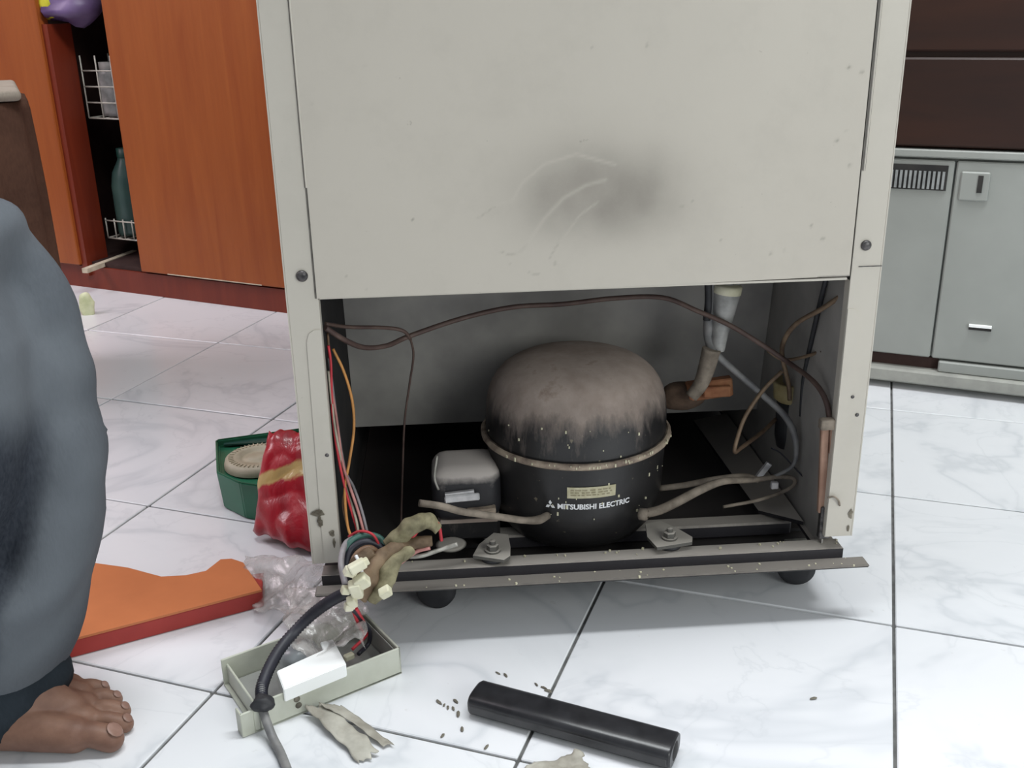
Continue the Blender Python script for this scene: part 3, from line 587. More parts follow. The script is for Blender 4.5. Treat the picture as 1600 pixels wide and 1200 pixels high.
# mounting feet with bolts
def foot(px, py, w_, ang, nm='mounting_foot', bolt=True):
    c0 = Vector((px, py, 0.081)); bm = B(); R5 = Matrix.Rotation(math.radians(ang), 3, 'Z')
    hw = w_/2
    poly = [(-hw, -0.013), (hw*0.9, -0.015), (hw*1.15, -0.006), (hw*0.9, 0.012), (hw*0.4, 0.036), (-hw*0.5, 0.036), (-hw, 0.010)]
    prism(bm, [c0+R5 @ Vector((a, b, -0.0025)) for a, b in poly], (0, 0, 0.0035)); f = obj(nm, bm, M['steelD'], cp)
    bm = B(); lathe(bm, [(0, -0.0085), (0.0115, -0.0085), (0.0125, -0.005), (0.0100, -0.0025)], c0, 24); obj('rubber_grommet', bm, M['black_rubber'], f)
    if bolt:
        bm = B(); lathe(bm, [(0.0080, 0.001), (0.0080, 0.0030), (0, 0.003)], c0, 24); lathe(bm, [(0.0062, 0.003), (0.0062, 0.0080), (0.0045, 0.0088), (0, 0.0088)], c0, 6); lathe(bm, [(0.0032, 0.008), (0.0032, 0.0125), (0, 0.0135)], c0, 14)
        smooth(bm, False); obj('bolt', bm, M['steelD'], f)
M['steelD'] = dusty('dusty_mount_steel', (0.10, 0.095, 0.085), (0.50, 0.46, 0.41), 0.1, 0.7, 0.5, 0.1)
q = (-0.0926,0.0142,0.0810); foot(q[0], q[1], 0.034, -18)
q = (0.0882,0.0213,0.0810); foot(q[0], q[1], 0.040, 14)
bm = B(); lathe(bm, [(0, 0), (0.014, 0), (0.016, 0.002), (0.012, 0.0035), (0, 0.0035)], Vector((-0.1341,0.0433,0.0735)), 24); obj('washer', bm, M['steelD'], cp)

# ------------------------------------------------------------------ wiring bundle hanging out of the bay
wb = thing('wiring_harness', 'tangled harness of wires with cream connectors hanging from refrigerator lower left', 'wires', (-0.2086,-0.0500,0.1058))
def wire(pts, r, mat, nm='wire', par=None, n=8, lab=None):
    bm = B(); tube(bm, pts, r, n); return obj(nm, bm, M[mat], par or wb, label=lab)
for pts, r, mt in (
    ([(-0.2221,-0.0100,0.1194),(-0.2325,-0.0300,0.1229),(-0.2357,-0.0500,0.1143),(-0.2309,-0.0700,0.1024)], 0.0030, 'wire_grey'),
    ([(-0.2354,-0.0400,0.1049),(-0.2295,-0.0300,0.1228),(-0.2150,-0.0200,0.1259),(-0.2002,-0.0200,0.1209),(-0.1955,-0.0300,0.1104)], 0.0032, 'wire_greenw'),
    ([(-0.2323,-0.0500,0.1038),(-0.2276,-0.0350,0.1187),(-0.2132,-0.0300,0.1245),(-0.1993,-0.0300,0.1169),(-0.1948,-0.0400,0.1059)], 0.0034, 'wire_blackw'),
    ([(-0.2290,-0.0600,0.1063),(-0.2222,-0.0450,0.1187),(-0.2103,-0.0400,0.1232),(-0.2014,-0.0400,0.1145),(-0.1970,-0.0500,0.1017)], 0.0030, 'wire_brown'),
    ([(-0.2312,-0.0100,0.1200),(-0.2195,-0.0200,0.1303),(-0.2068,-0.0300,0.1317),(-0.2005,-0.0300,0.1176)], 0.0013, 'wire_red'),
    ([(-0.1972,-0.0500,0.0983),(-0.1823,-0.0400,0.1051),(-0.1671,-0.0300,0.1108),(-0.1537,-0.0300,0.1142)], 0.0020, 'wire_pink'),
    ([(-0.1912,-0.0300,0.1123),(-0.1725,-0.0300,0.1228),(-0.1569,-0.0200,0.1370),(-0.1455,-0.0200,0.1343),(-0.1426,-0.0200,0.1155)], 0.0016, 'wire_red'),
    ([(-0.1734,-0.0300,0.1057),(-0.1613,-0.0300,0.1063),(-0.1430,-0.0200,0.1064),(-0.1275,-0.0200,0.1111)], 0.0022, 'steel'),
    ([(-0.2205,-0.0600,0.1272),(-0.2171,-0.0650,0.1220),(-0.2155,-0.0650,0.1118)], 0.0016, 'white_paint')):
    wire(pts, r, mt)
# insulating sleeves: fat, wrinkled, brown-olive
M['sleeve'] = mottled('grimy_olive_sleeve', (0.10, 0.085, 0.045), (0.30, 0.27, 0.16), 55, 0.7, bump=0.6)
M['sleeve_brown'] = mottled('grimy_brown_sleeve', (0.075, 0.045, 0.022), (0.22, 0.15, 0.09), 45, 0.7, bump=0.6)
for pts, r, mt in (
    ([(-0.1932,-0.0300,0.1193),(-0.1812,-0.0300,0.1281),(-0.1686,-0.0300,0.1396),(-0.1550,-0.0200,0.1376),(-0.1458,-0.0200,0.1274)], [0.0065, 0.0085, 0.0085, 0.0075, 0.0055], 'sleeve'),
    ([(-0.2203,-0.0700,0.0882),(-0.2112,-0.0600,0.1018),(-0.2011,-0.0500,0.1121),(-0.1905,-0.0400,0.1179),(-0.1727,-0.0300,0.1194),(-0.1534,-0.0250,0.1189)], [0.0085, 0.0095, 0.0090, 0.0080, 0.0070, 0.0050], 'sleeve_brown'),
    ([(-0.2089,-0.0700,0.0840),(-0.1982,-0.0600,0.0942),(-0.1891,-0.0550,0.1110),(-0.1797,-0.0450,0.1161),(-0.1695,-0.0400,0.1194)], [0.0050, 0.0085, 0.0085, 0.0065, 0.0045], 'sleeve'),
    ([(-0.2246,-0.0600,0.1026),(-0.2187,-0.0500,0.1132),(-0.2066,-0.0450,0.1218)], [0.0055, 0.0075, 0.0060], 'sleeve_brown')):
    bm = B(); tube(bm, pts, r, 16, 14)
    for v_ in bm.verts: v_.co += v_.normal*0 + Vector((noise.noise(v_.co*95), noise.noise(v_.co*95+Vector((5, 5, 5))), noise.noise(v_.co*95+Vector((9, 1, 4)))))*0.0026
    obj('sleeve', bm, M[mt], wb)
def blob(par, nm, c, r, mat, seed=0.0, sc=(1, 1, 1), amp=0.25):
    bm = B(); bmesh.ops.create_icosphere(bm, subdivisions=3, radius=1.0)
    for v_ in bm.verts:
        n_ = 1+amp*noise.noise(v_.co*1.6+Vector((seed, seed*2, 1)))
        v_.co = Vector(c)+Vector((v_.co.x*sc[0], v_.co.y*sc[1], v_.co.z*sc[2]))*r*n_
    return obj(nm, bm, M[mat], par, sm=True)
def connector(c, s, ang, mat='cream_plastic'):
    bm = B(); R6 = Matrix.Rotation(math.radians(ang), 3, 'Y') @ Matrix.Rotation(math.radians(20), 3, 'Z')
    box(bm, c, s, R6, min(s)*0.18, 2); box(bm, Vector(c)+R6 @ Vector((s[0]*0.55, 0, 0)), (s[0]*0.3, s[1]*0.7, s[2]*0.7), R6, min(s)*0.1); smooth(bm, False); obj('connector', bm, M[mat], wb)
for c_, s, a in (((-0.2174,-0.0850,0.1305), (0.016,0.009,0.009), -20), ((-0.2245,-0.0850,0.1257), (0.010,0.008,0.008), 30), ((-0.2145,-0.0850,0.1152), (0.012,0.010,0.013), 60), ((-0.2202,-0.0850,0.1077), (0.017,0.010,0.011), 80), ((-0.2293,-0.0850,0.1069), (0.008,0.007,0.007), 20), ((-0.2245,-0.0850,0.0946), (0.010,0.008,0.008), 70), ((-0.2278,-0.0850,0.0895), (0.008,0.007,0.007), 10), ((-0.1942,-0.0850,0.1027), (0.008,0.009,0.011), 60)):
    connector(c_, s, a)

# ------------------------------------------------------------------ plastic control tray on the floor
A0, A1 = Vector((-0.3114,-0.1381,0.0000)), Vector((-0.1856,-0.0651,0.0000)); ex = (A1-A0).normalized(); ey = Vector((-ex.y, ex.x, 0)); Lx = (A1-A0).length; Wy = 0.082; Hz = 0.029
ct = thing('control_tray', 'open pale plastic control tray lying on floor in front of refrigerator', 'electrical box', A0+ex*Lx/2+ey*Wy/2)
RF = Matrix((ex, ey, Vector((0, 0, 1)))).transposed()
def loc(a, b, z): return A0+ex*a+ey*b+Vector((0, 0, z))
bm = B(); th = 0.0022
box(bm, loc(Lx/2, th/2, Hz/2), (Lx, th, Hz), RF, 0.0006); box(bm, loc(Lx-th/2, Wy/2, Hz/2), (th, Wy, Hz), RF, 0.0006)
box(bm, loc(Lx/2, Wy-th/2, Hz/2), (Lx, th, Hz), RF, 0.0006); box(bm, loc(th/2+0.004, Wy/2, Hz*0.4), (th, Wy, Hz*0.8), RF, 0.0006); box(bm, loc(Lx/2, Wy/2, th/2), (Lx, Wy, th), RF)
box(bm, loc(-0.006, 0.001, Hz*0.42), (0.012, th, Hz*0.84), RF, 0.0006); box(bm, loc(-0.011, 0.006, Hz*0.42), (th, 0.012, Hz*0.84), RF, 0.0006)
obj('tray_body', bm, M['tray'], ct)
bm = B(); box(bm, loc(Lx/2, Wy/2, th+0.0012), (Lx*0.95, Wy*0.92, 0.001), RF); box(bm, loc(Lx*0.97, Wy/2, Hz*0.55), (0.001, Wy*0.85, Hz*0.7), RF); obj('lining', bm, M['tray_in'], ct)
bm = B()
for a, z in ((0.040, 0.018), (0.041, 0.011)): lathe(bm, [(0, 0), (0.0030, 0), (0.0030, 0.0006), (0, 0.0006)], loc(a, -0.0002, z), 14, axis_rot(-ey))
obj('slot_hole', bm, M['crumb'], ct)
P = [(-0.2955,-0.0996,0.0360), (-0.2564,-0.0713,0.0360), (-0.2607,-0.0587,0.0360), (-0.2491,-0.0547,0.0360), (-0.2333,-0.0952,0.0360), (-0.2855,-0.1272,0.0360)]
bm = B(); prism(bm, P, (0, 0, -0.014)); bmesh.ops.bevel(bm, geom=list(bm.edges), offset=0.0008, segments=2, affect='EDGES'); obj('terminal_cap', bm, M['bright_white'], ct, label='bright white plastic cap on the tray')
c0 = Vector((-0.2814,-0.0561,0.0220)); bm = B(); lathe(bm, [(0.019, -0.018), (0.019, 0.002), (0.017, 0.006), (0.010, 0.010), (0, 0.011)], c0, 32); obj('round_knob', bm, M['clear_dome'], ct)
cpts = [(-0.2276,-0.0773,0.1000),(-0.2443,-0.0647,0.0850),(-0.2647,-0.0542,0.0650),(-0.2821,-0.0584,0.0500),(-0.2953,-0.0760,0.0420),(-0.3028,-0.0961,0.0360),(-0.3068,-0.1155,0.0300),(-0.3042,-0.1310,0.0260)]
bm = B(); tube(bm, cpts, 0.0052, 14, 14)
i = 0
n_ring = len(bm.verts)//14
vl = list(bm.verts)
P_ = crom(cpts, 14)
for r_ in range(n_ring):
    for j in range(14):
        v_ = vl[r_*14+j]; v_.co += (v_.co-P_[r_]).normalized()*(0.0006 if r_ % 2 else -0.0004)
obj('corrugated_cable', bm, M['blk_sheath'] if 'blk_sheath' in M else M['wire_blackw'], ct, label='black corrugated cable')
bm = B(); tube(bm, [(-0.3072,-0.1117,0.0320),(-0.3057,-0.1233,0.0290),(-0.3033,-0.1364,0.0220),(-0.2944,-0.1536,0.0080),(-0.2839,-0.1739,0.0040),(-0.2708,-0.2093,0.0040),(-0.2580,-0.2555,0.0040)], 0.0040, 12); obj('mains_cable', bm, M['grey_hose'], ct, label='grey cable running out towards the viewer')
blob(ct, 'cable_grommet', (-0.3029,-0.1346,0.0280), 0.0088, 'black_rubber', 3, (1.15, 1, 0.85), 0.3)
wire([(-0.2269,-0.0782,0.0850),(-0.2219,-0.0583,0.0600),(-0.2163,-0.0353,0.0300),(-0.2184,-0.0303,0.0120),(-0.2276,-0.0444,0.0100)], 0.0022, 'wire_blackw', par=ct)
wire([(-0.2230,-0.0729,0.0800),(-0.2201,-0.0541,0.0550),(-0.2175,-0.0352,0.0300),(-0.2245,-0.0287,0.0150)], 0.0018, 'wire_red', par=ct, lab='red wire')
wire([(-0.2259,-0.0702,0.0750),(-0.2241,-0.0536,0.0500),(-0.2228,-0.0308,0.0200),(-0.2339,-0.0393,0.0120)], 0.0016, 'wire_red', par=ct, lab='red wire')
connector_o = B(); box(connector_o, (-0.2361,-0.0505,0.0120), (0.010, 0.006, 0.006), Matrix.Rotation(0.6, 3, 'Z'), 0.001); obj('plug', connector_o, M['cream_plastic'], ct)

# crumpled sheets
def sheet(name, corners, nu, nv, amp, mat, par=None, fr_=9.0, seed=0.0, thick=0.0008, edge=0.0, sm=True, zmin=None, uv=False, pillow=0.0):
    a, b, c_, d = [Vector(q) for q in corners]; bm = B(); g_ = []; nrm = (b-a).cross(d-a).normalized()
    lay = bm.loops.layers.uv.new('UVMap') if uv else None; uvm = {}
    def grid(sign):
        out = []
        for j in range(nv+1):
            row = []
            for i in range(nu+1):
                s, t = i/nu, j/nv
                if edge: s += edge*noise.noise(Vector((t*5+seed, seed, 0)))*(abs(2*s-1)); t += edge*noise.noise(Vector((s*6, seed+3, 1)))*(abs(2*t-1))
                p = a*(1-s)*(1-t)+b*s*(1-t)+c_*s*t+d*(1-s)*t
                n_ = noise.noise(p*fr_*3+Vector((seed, seed, seed)))+0.5*abs(noise.noise(p*fr_*8+Vector((seed, 0, seed))))
                w_ = (1-(2*i/nu-1)**4)*(1-(2*j/nv-1)**4)
                p = p+nrm*(n_*amp+sign*(pillow*w_**0.6+thick/2))+Vector((noise.noise(p*fr_*2+Vector((7, seed, 1))), noise.noise(p*fr_*2+Vector((seed, 8, 1))), 0))*amp*0.5
                if zmin is not None: p.z = max(p.z, zmin)
                v_ = bm.verts.new(p); uvm[v_] = (i/nu, j/nv); row.append(v_)
            out.append(row)
        return out
    F, K = grid(1), grid(-1)
    for j in range(nv):
        for i in range(nu):
            bm.faces.new((F[j][i], F[j][i+1], F[j+1][i+1], F[j+1][i])); bm.faces.new((K[j][i], K[j+1][i], K[j+1][i+1], K[j][i+1]))
    for i in range(nu): bm.faces.new((F[0][i], K[0][i], K[0][i+1], F[0][i+1])); bm.faces.new((F[nv][i], F[nv][i+1], K[nv][i+1], K[nv][i]))
    for j in range(nv): bm.faces.new((F[j][0], F[j+1][0], K[j+1][0], K[j][0])); bm.faces.new((F[j][nu], K[j][nu], K[j+1][nu], F[j+1][nu]))
    if uv:
        for f in bm.faces:
            for l_ in f.loops: l_[lay].uv = uvm[l_.vert]
    return obj(name, bm, M[mat], par, sm=sm)
bag = thing('plastic_bag', 'crumpled transparent plastic bag on floor left of the tray', 'bag', (-0.2958,0.0581,0.0000))
sheet('bag_film', [(-0.3381,0.0378,0.0120), (-0.2402,-0.0446,0.0450), (-0.2451,0.0601,0.0500), (-0.3653,0.1541,0.0120)], 34, 26, 0.014, 'film', bag, 9, 1.5, 0.0006, 0.10, zmin=0.003)
sheet('bag_film', [(-0.2845,-0.0792,0.0400), (-0.2166,-0.0831,0.0450), (-0.2221,-0.0219,0.0650), (-0.3094,0.0391,0.0400)], 30, 24, 0.013, 'film', bag, 10, 4.5, 0.0006, 0.12, zmin=0.031)
tt = thing('torn_tape', 'torn dirty grey tape scrap sticking out under the control tray', 'tape', (-0.2329,-0.1413,0.0000))
sheet('tape_strip', [(-0.2704,-0.1195,0.0090), (-0.2174,-0.1872,0.0020), (-0.2018,-0.1773,0.0030), (-0.2500,-0.1164,0.0120)], 34, 10, 0.005, 'scrap', tt, 11, 2.0, 0.0006, 0.10, zmin=0.001)
sheet('tape_strip', [(-0.2567,-0.1175,0.0120), (-0.1978,-0.1697,0.0030), (-0.1914,-0.1654,0.0030), (-0.2370,-0.1173,0.0090)], 30, 8, 0.005, 'scrap', tt, 11, 5.0, 0.0006, 0.10, zmin=0.001)
tag(sheet('torn_tape', [(-0.0913,-0.2174,0.0030), (-0.0158,-0.2244,0.0030), (-0.0331,-0.1958,0.0060), (-0.0713,-0.2004,0.0030)], 26, 12, 0.007, 'scrap', None, 14, 6.0, 0.0008, 0.2, zmin=0.001), 'crumpled grey scrap on floor at the bottom edge below the black grip', 'tape')
# red foil packet
pk = sheet('snack_packet', [(-0.3681,0.2151,0.0100), (-0.2823,0.1622,0.0040), (-0.2877,0.2700,0.1138), (-0.3473,0.2700,0.1168)], 40, 50, 0.010, 'red_foil', None, 4.5, 3.0, 0.001, 0.05, zmin=0.001, uv=True, pillow=0.016)
tag(pk, 'crumpled red foil packet with gold band behind the left refrigerator post', 'packet')

# ------------------------------------------------------------------ green box with round lid
gb = thing('green_box', 'green plastic box with round beige lid on top behind the red packet', 'box', (-0.36, 0.36, 0))
g1, g2, g3, g4 = [Vector(q) for q in ((-0.4257,0.3320,0.0000), (-0.3874,0.2991,0.0000), (-0.3232,0.3227,0.0000), (0, 0, 0))]
bot = [Vector((-0.4243,0.3337,0.0000)), Vector((-0.3946,0.3034,0.0000)), Vector((-0.285, 0.300, 0)), Vector((-0.285, 0.40, 0)), Vector((-0.43, 0.43, 0))]
topz = 0.052
tp = [Vector((-0.4244,0.2979,0.0520)), Vector((-0.3899,0.2633,0.0520)), Vector((-0.275, 0.215, topz)), Vector((-0.3097,0.4351,0.0520)), Vector((-0.4463,0.4022,0.0520))]
bot = [Vector((p.x*1.0, p.y+0.0, 0)) for p in tp]
cc_ = sum(bot, Vector())/5
bot = [cc_+(p-cc_)*0.93 for p in bot]
bm = B(); a = [bm.verts.new(p) for p in bot]; b = [bm.verts.new(p) for p in tp]; ct_ = sum(tp, Vector())/5
rim = [bm.verts.new(ct_+(p-ct_)*0.95) for p in tp]; inn = [bm.verts.new(ct_+(p-ct_)*0.94-Vector((0, 0, 0.010))) for p in tp]; n = 5
bm.faces.new(a[::-1]); bm.faces.new(inn)
for i in range(n):
    j = (i+1) % n; bm.faces.new((a[i], a[j], b[j], b[i])); bm.faces.new((b[i], b[j], rim[j], rim[i])); bm.faces.new((rim[i], rim[j], inn[j], inn[i]))
bmesh.ops.recalc_face_normals(bm, faces=bm.faces); bmesh.ops.bevel(bm, geom=[e for e in bm.edges], offset=0.0018, segments=2, affect='EDGES'); obj('box_body', bm, M['green'], gb)
bm = B(); box(bm, Vector((-0.3993,0.4019,0.0460)), (0.070, 0.014, 0.002), Matrix.Rotation(0.03, 3, 'Z')); obj('slot', bm, M['green_dark'], gb)
c0 = Vector((-0.3785,0.3342,0.0460)); bm = B(); lathe(bm, [(0, 0.009), (0.012, 0.009), (0.014, 0.007), (0.022, 0.007), (0.024, 0.010), (0.036, 0.010), (0.041, 0.008), (0.043, 0.002), (0.043, -0.002)], c0, 48); ld = obj('round_lid', bm, M['beige_disc'], gb, label='beige round lid with ridged rim')
bm = B()
for j in range(40):
    a_ = 2*PI*j/40; box(bm, c0+Vector((0.034*math.cos(a_), 0.034*math.sin(a_), 0.0105)), (0.006, 0.0012, 0.0012), Matrix.Rotation(a_, 3, 'Z'))
obj('ridges', bm, M['beige_disc'], ld)

# ------------------------------------------------------------------ orange topped board / case on the left
ob = thing('orange_box', 'long orange and red flat carton lying on floor beside the bare foot', 'box', (-0.4428,0.0607,0.0000))
h_ = 0.020
f0, f1 = Vector((-0.5391,-0.0207,0.0000)), Vector((-0.3356,0.0646,0.0000))
topf0, topf1 = f0+Vector((0, 0, h_)), f1+Vector((0, 0, h_))
back = [(-0.3912,0.1331,0.0200),(-0.4026,0.1097,0.0200),(-0.4230,0.1025,0.0200),(-0.4489,0.1025,0.0200),(-0.4905,0.1255,0.0200),(-0.5565,0.1488,0.0200),(-0.6225,0.1670,0.0200)]
bm = B(); top = [topf0, topf1, Vector((-0.3649,0.1235,0.0200)), Vector((-0.3793,0.1333,0.0200))]+[Vector(q) for q in back]
prism(bm, [Vector((p.x, p.y, h_-0.0015)) for p in top], (0, 0, 0.0025)); obj('top_sheet', bm, M['orange_board'], ob)
bm = B(); bk0, bk1 = Vector((f0.x+0.01, f0.y+0.085, 0)), Vector((f1.x-0.004, f1.y+0.040, 0))
prism(bm, [f0, f1, bk1, bk0], (0, 0, h_-0.0016)); bmesh.ops.bevel(bm, geom=list(bm.edges), offset=0.001, segments=1, affect='EDGES'); obj('carton_body', bm, M['red_board'], ob, label='red side wall')

# ------------------------------------------------------------------ black grip on the floor
G0, G1 = Vector((-0.1178,-0.1205,0.0110)), Vector((0.0459,-0.2076,0.0110)); gx = (G1-G0).normalized(); gy = Vector((-gx.y, gx.x, 0)); GL = (G1-G0).length
gp = thing('handle_grip', 'black flattened plastic handle grip lying on the white tiles', 'handle', (G0+G1)/2-Vector((0, 0, 0.011)))
bm = B(); n = 28; rings = []
for t, sc in ((0, 0.90), (0.012, 1.0), (0.5, 1.0), (0.988, 1.0), (1.0, 0.93)):
    ring = []
    for j in range(n):
        a = 2*PI*j/n; e = 0.62; x_ = 0.0170*math.copysign(abs(math.cos(a))**e, math.cos(a)); z_ = 0.0105*math.copysign(abs(math.sin(a))**e, math.sin(a))
        ring.append(bm.verts.new(G0+gx*GL*t+gy*x_*sc+Vector((0, 0, z_*sc))))
    rings.append(ring)
for a, b in zip(rings, rings[1:]):
    for j in range(n):
        f = bm.faces.new((a[j], a[(j+1) % n], b[(j+1) % n], b[j])); f.smooth = True
bm.faces.new(rings[0][::-1]); bm.faces.new(rings[-1]); bmesh.ops.recalc_face_normals(bm, faces=bm.faces); obj('grip_body', bm, M['grip'], gp)
bm = B(); box(bm, (G0+G1)/2-gy*0.0168+Vector((0, 0, -0.001)), (GL*0.97, 0.0016, 0.0075), Matrix((gx, gy, Vector((0, 0, 1)))).transposed(), 0.0006); obj('side_rib', bm, M['grip_end'], gp)
bm = B(); lathe(bm, [(0, 0), (0.0070, 0), (0.0095, -0.001)], G1+gx*0.0006, 24, axis_rot(gx)); obj('end_socket', bm, M['dark_slot'], gp)
# crumbs and specks on the floor
CRUMB = {(686, 1098): (-0.1506,-0.1122,0.0000)[:2], (700, 1106): (-0.1425,-0.1202,0.0000)[:2], (712, 1096): (-0.1354,-0.1118,0.0000)[:2], (708, 1108): (-0.1379,-0.1224,0.0000)[:2], (716, 1116): (-0.1335,-0.1300,0.0000)[:2], (722, 1140): (-0.1306,-0.1509,0.0000)[:2], (694, 1102): (-0.1460,-0.1163,0.0000)[:2], (692, 1150): (-0.1475,-0.1577,0.0000)[:2], (760, 1168): (-0.1104,-0.1759,0.0000)[:2], (778, 1052): (-0.0945,-0.0739,0.0000)[:2], (790, 1056): (-0.0875,-0.0785,0.0000)[:2], (838, 1070): (-0.0598,-0.0948,0.0000)[:2], (850, 1075): (-0.0532,-0.1002,0.0000)[:2], (856, 1080): (-0.0501,-0.1052,0.0000)[:2], (1271, 1092): (0.1886,-0.1392,0.0000)[:2]}
for grp, lst, lab in (('crumbs between the tray and the black grip', [(686,1098,.0022),(700,1106,.0016),(712,1096,.0020),(708,1108,.0016),(716,1116,.0022),(722,1140,.0018),(694,1102,.0013),(692,1150,.0016),(760,1168,.0018)], 'dark crumb of dirt between the tray and the black grip'),
                      ('crumbs behind the black grip', [(778,1052,.0016),(790,1056,.0018),(838,1070,.0016),(850,1075,.0018),(856,1080,.0020)], 'small brown crumb just behind the black grip'),
                      ('lone crumbs', [(1271,1092,.0019)], 'lone dark crumb on the white tiles right of the black grip')):
    for (px, py, s), q in zip(lst, [None]*len(lst)):
        bm = B(); bmesh.ops.create_icosphere(bm, subdivisions=1, radius=s)
        sd = rnd.random()*50
        for v_ in bm.verts: v_.co *= 1+0.5*noise.noise(v_.co*900+Vector((sd, 0, 0)))
        o = obj('crumb', bm, M['crumb']); o.scale = (2.2, 0.8, 0.6); o.rotation_euler = (0, 0, sd); o.location = (*CRUMB[(px, py)], s*0.35); tag(o, lab, 'crumb', grp)

# ------------------------------------------------------------------ orange kitchen cabinets, far left
WM = Vector((-0.808, 1.359, 0)); WD = Vector((0.873, -0.487, 0)); WN = Vector((-0.487, -0.873, 0)); WR = Matrix((WD, -WN, Vector((0, 0, 1)))).transposed()
def wl(s, n_, z): return WM+WD*s+WN*n_+Vector((0, 0, z))
def wbox(bm, s0, s1, n0, n1, z0, z1, bev=0.0): box(bm, wl((s0+s1)/2, (n0+n1)/2, (z0+z1)/2), (s1-s0, n1-n0, z1-z0), WR, bev)
kc = thing('kitchen_cabinet', 'orange veneered cabinet with open door gap behind refrigerator on the left', 'cabinet', wl(0.0, -0.2, 0))
bm = B(); wbox(bm, -0.70, 0.62, -0.40, -0.004, 0.0, 0.050); obj('plinth', bm, M['red_wood'], kc)
bm = B(); wbox(bm, 0.024, 0.62, -0.020, 0.004, 0.055, 0.88, 0.002); obj('door', bm, M['orange_wood'], kc, label='broad orange door beside the refrigerator')
bm = B(); wbox(bm, 0.10, 0.35, 0.002, 0.005, 0.0555, 0.0575); obj('edge_chip', bm, M['raw_board'], kc)
bm = B(); wbox(bm, -0.72, -0.150, -0.016, 0.012, 0.055, 0.88, 0.002); obj('door', bm, M['orange_wood'], kc, label='narrow orange door at far left')
bm = B(); wbox(bm, -0.150, -0.134, -0.058, 0.004, 0.03, 0.565); obj('side_panel', bm, M['red_wood'], kc, label='dark red inner side panel')
bm = B(); wbox(bm, 0.026, 0.62, -0.42, -0.022, 0.05, 0.88); wbox(bm, -0.70, -0.30, -0.42, -0.022, 0.05, 0.88); wbox(bm, -0.30, 0.012, -0.42, -0.40, 0.05, 0.88); wbox(bm, -0.30, 0.012, -0.40, -0.022, 0.84, 0.88); obj('carcass', bm, M['dark_red_slot'], kc)
bm = B(); wbox(bm, -0.30, 0.012, -0.40, -0.010, 0.048, 0.060); obj('bottom_shelf', bm, M['dark_red_slot'], kc)
e0, e1 = Vector((-0.9072,1.3578,0.0620)), Vector((-0.8444,1.5247,0.0620)); bm = B(); dd = (e1-e0).normalized(); nn = Vector((-dd.y, dd.x, 0))
prism(bm, [e0, e1, e1+nn*0.014, e0+nn*0.014], (0, 0, -0.010)); obj('shelf_board', bm, M['raw_board'], kc, label='pale raw edged shelf board')
# wire baskets in the gap
def basket(label, s0, s1, n0, n1, z0, z1, du, dz, grp=None):
    r = 0.0018; t = thing('wire_basket', label, 'basket', wl((s0+s1)/2, (n0+n1)/2, z0))
    bm = B()
    for nn_ in (n0, n1):
        for i in range(int((s1-s0)/du)+1): tube(bm, [wl(s0+i*du, nn_, z0), wl(s0+i*du, nn_, z1)], r, 5, smoothit=False)
        for i in range(int((z1-z0)/dz)+1): tube(bm, [wl(s0, nn_, z0+i*dz), wl(s1, nn_, z0+i*dz)], r, 5, smoothit=False)
    for i in range(int((s1-s0)/du)+1): tube(bm, [wl(s0+i*du, n0, z0), wl(s0+i*du, n1, z0)], r, 5, smoothit=False)
    obj('wire_frame', bm, M['white_wire'], t)
basket('pale wire basket high inside the dark cabinet gap', -0.125, 0.005, -0.14, -0.06, 0.370, 0.50, 0.043, 0.033)
basket('pale wire basket low inside the dark cabinet gap', -0.125, 0.005, -0.14, -0.06, 0.105, 0.15, 0.026, 0.040)
blt = thing('plastic_bottle', 'dark teal plastic bottle standing inside the cabinet gap', 'bottle', wl(-0.082, -0.10, 0.111))
c0 = wl(-0.082, -0.10, 0.110); bm = B(); lathe(bm, [(0, 0), (0.034, 0), (0.036, 0.01), (0.036, 0.11), (0.030, 0.14), (0.016, 0.165), (0.013, 0.175)], c0, 28); obj('bottle_body', bm, M['teal'], blt)
bm = B(); lathe(bm, [(0.015, 0.172), (0.015, 0.192), (0, 0.193)], c0, 20); obj('cap', bm, M['green_dark'], blt)
jr = thing('jar', 'cloudy glass jar in the upper wire basket', 'jar', wl(-0.085, -0.10, 0.373))
bm = B(); c0 = wl(-0.085, -0.10, 0.373); lathe(bm, [(0, 0), (0.026, 0), (0.028, 0.01), (0.028, 0.085), (0.020, 0.10)], c0, 24); obj('jar_body', bm, M['funnel'], jr); bm = B(); lathe(bm, [(0.022, 0.098), (0.022, 0.112), (0, 0.112)], c0, 24); obj('lid', bm, M['galv'], jr)
# purple and yellow things on the dark side panel
tag(blob(None, 'plastic_bag', wl(-0.118, -0.055, 0.604), 0.046, 'purple', 2.0, (1.35, 1.2, 0.95), 0.35), 'purple plastic bag heaped above the dark red panel at upper left', 'bag')
tag(blob(None, 'packet', wl(-0.142, -0.015, 0.605), 0.020, 'yellow', 5.0, (0.9, 0.9, 1.6), 0.25), 'yellow packet leaning against the purple bag at upper left', 'packet')
tag(blob(None, 'paper_scrap', (-0.8703,1.2148,0.0180), 0.022, 'yellow_scrap', 7.0, (0.7, 0.5, 1.3), 0.3), 'pale yellow-green scrap on floor behind the jeans knee', 'scrap')
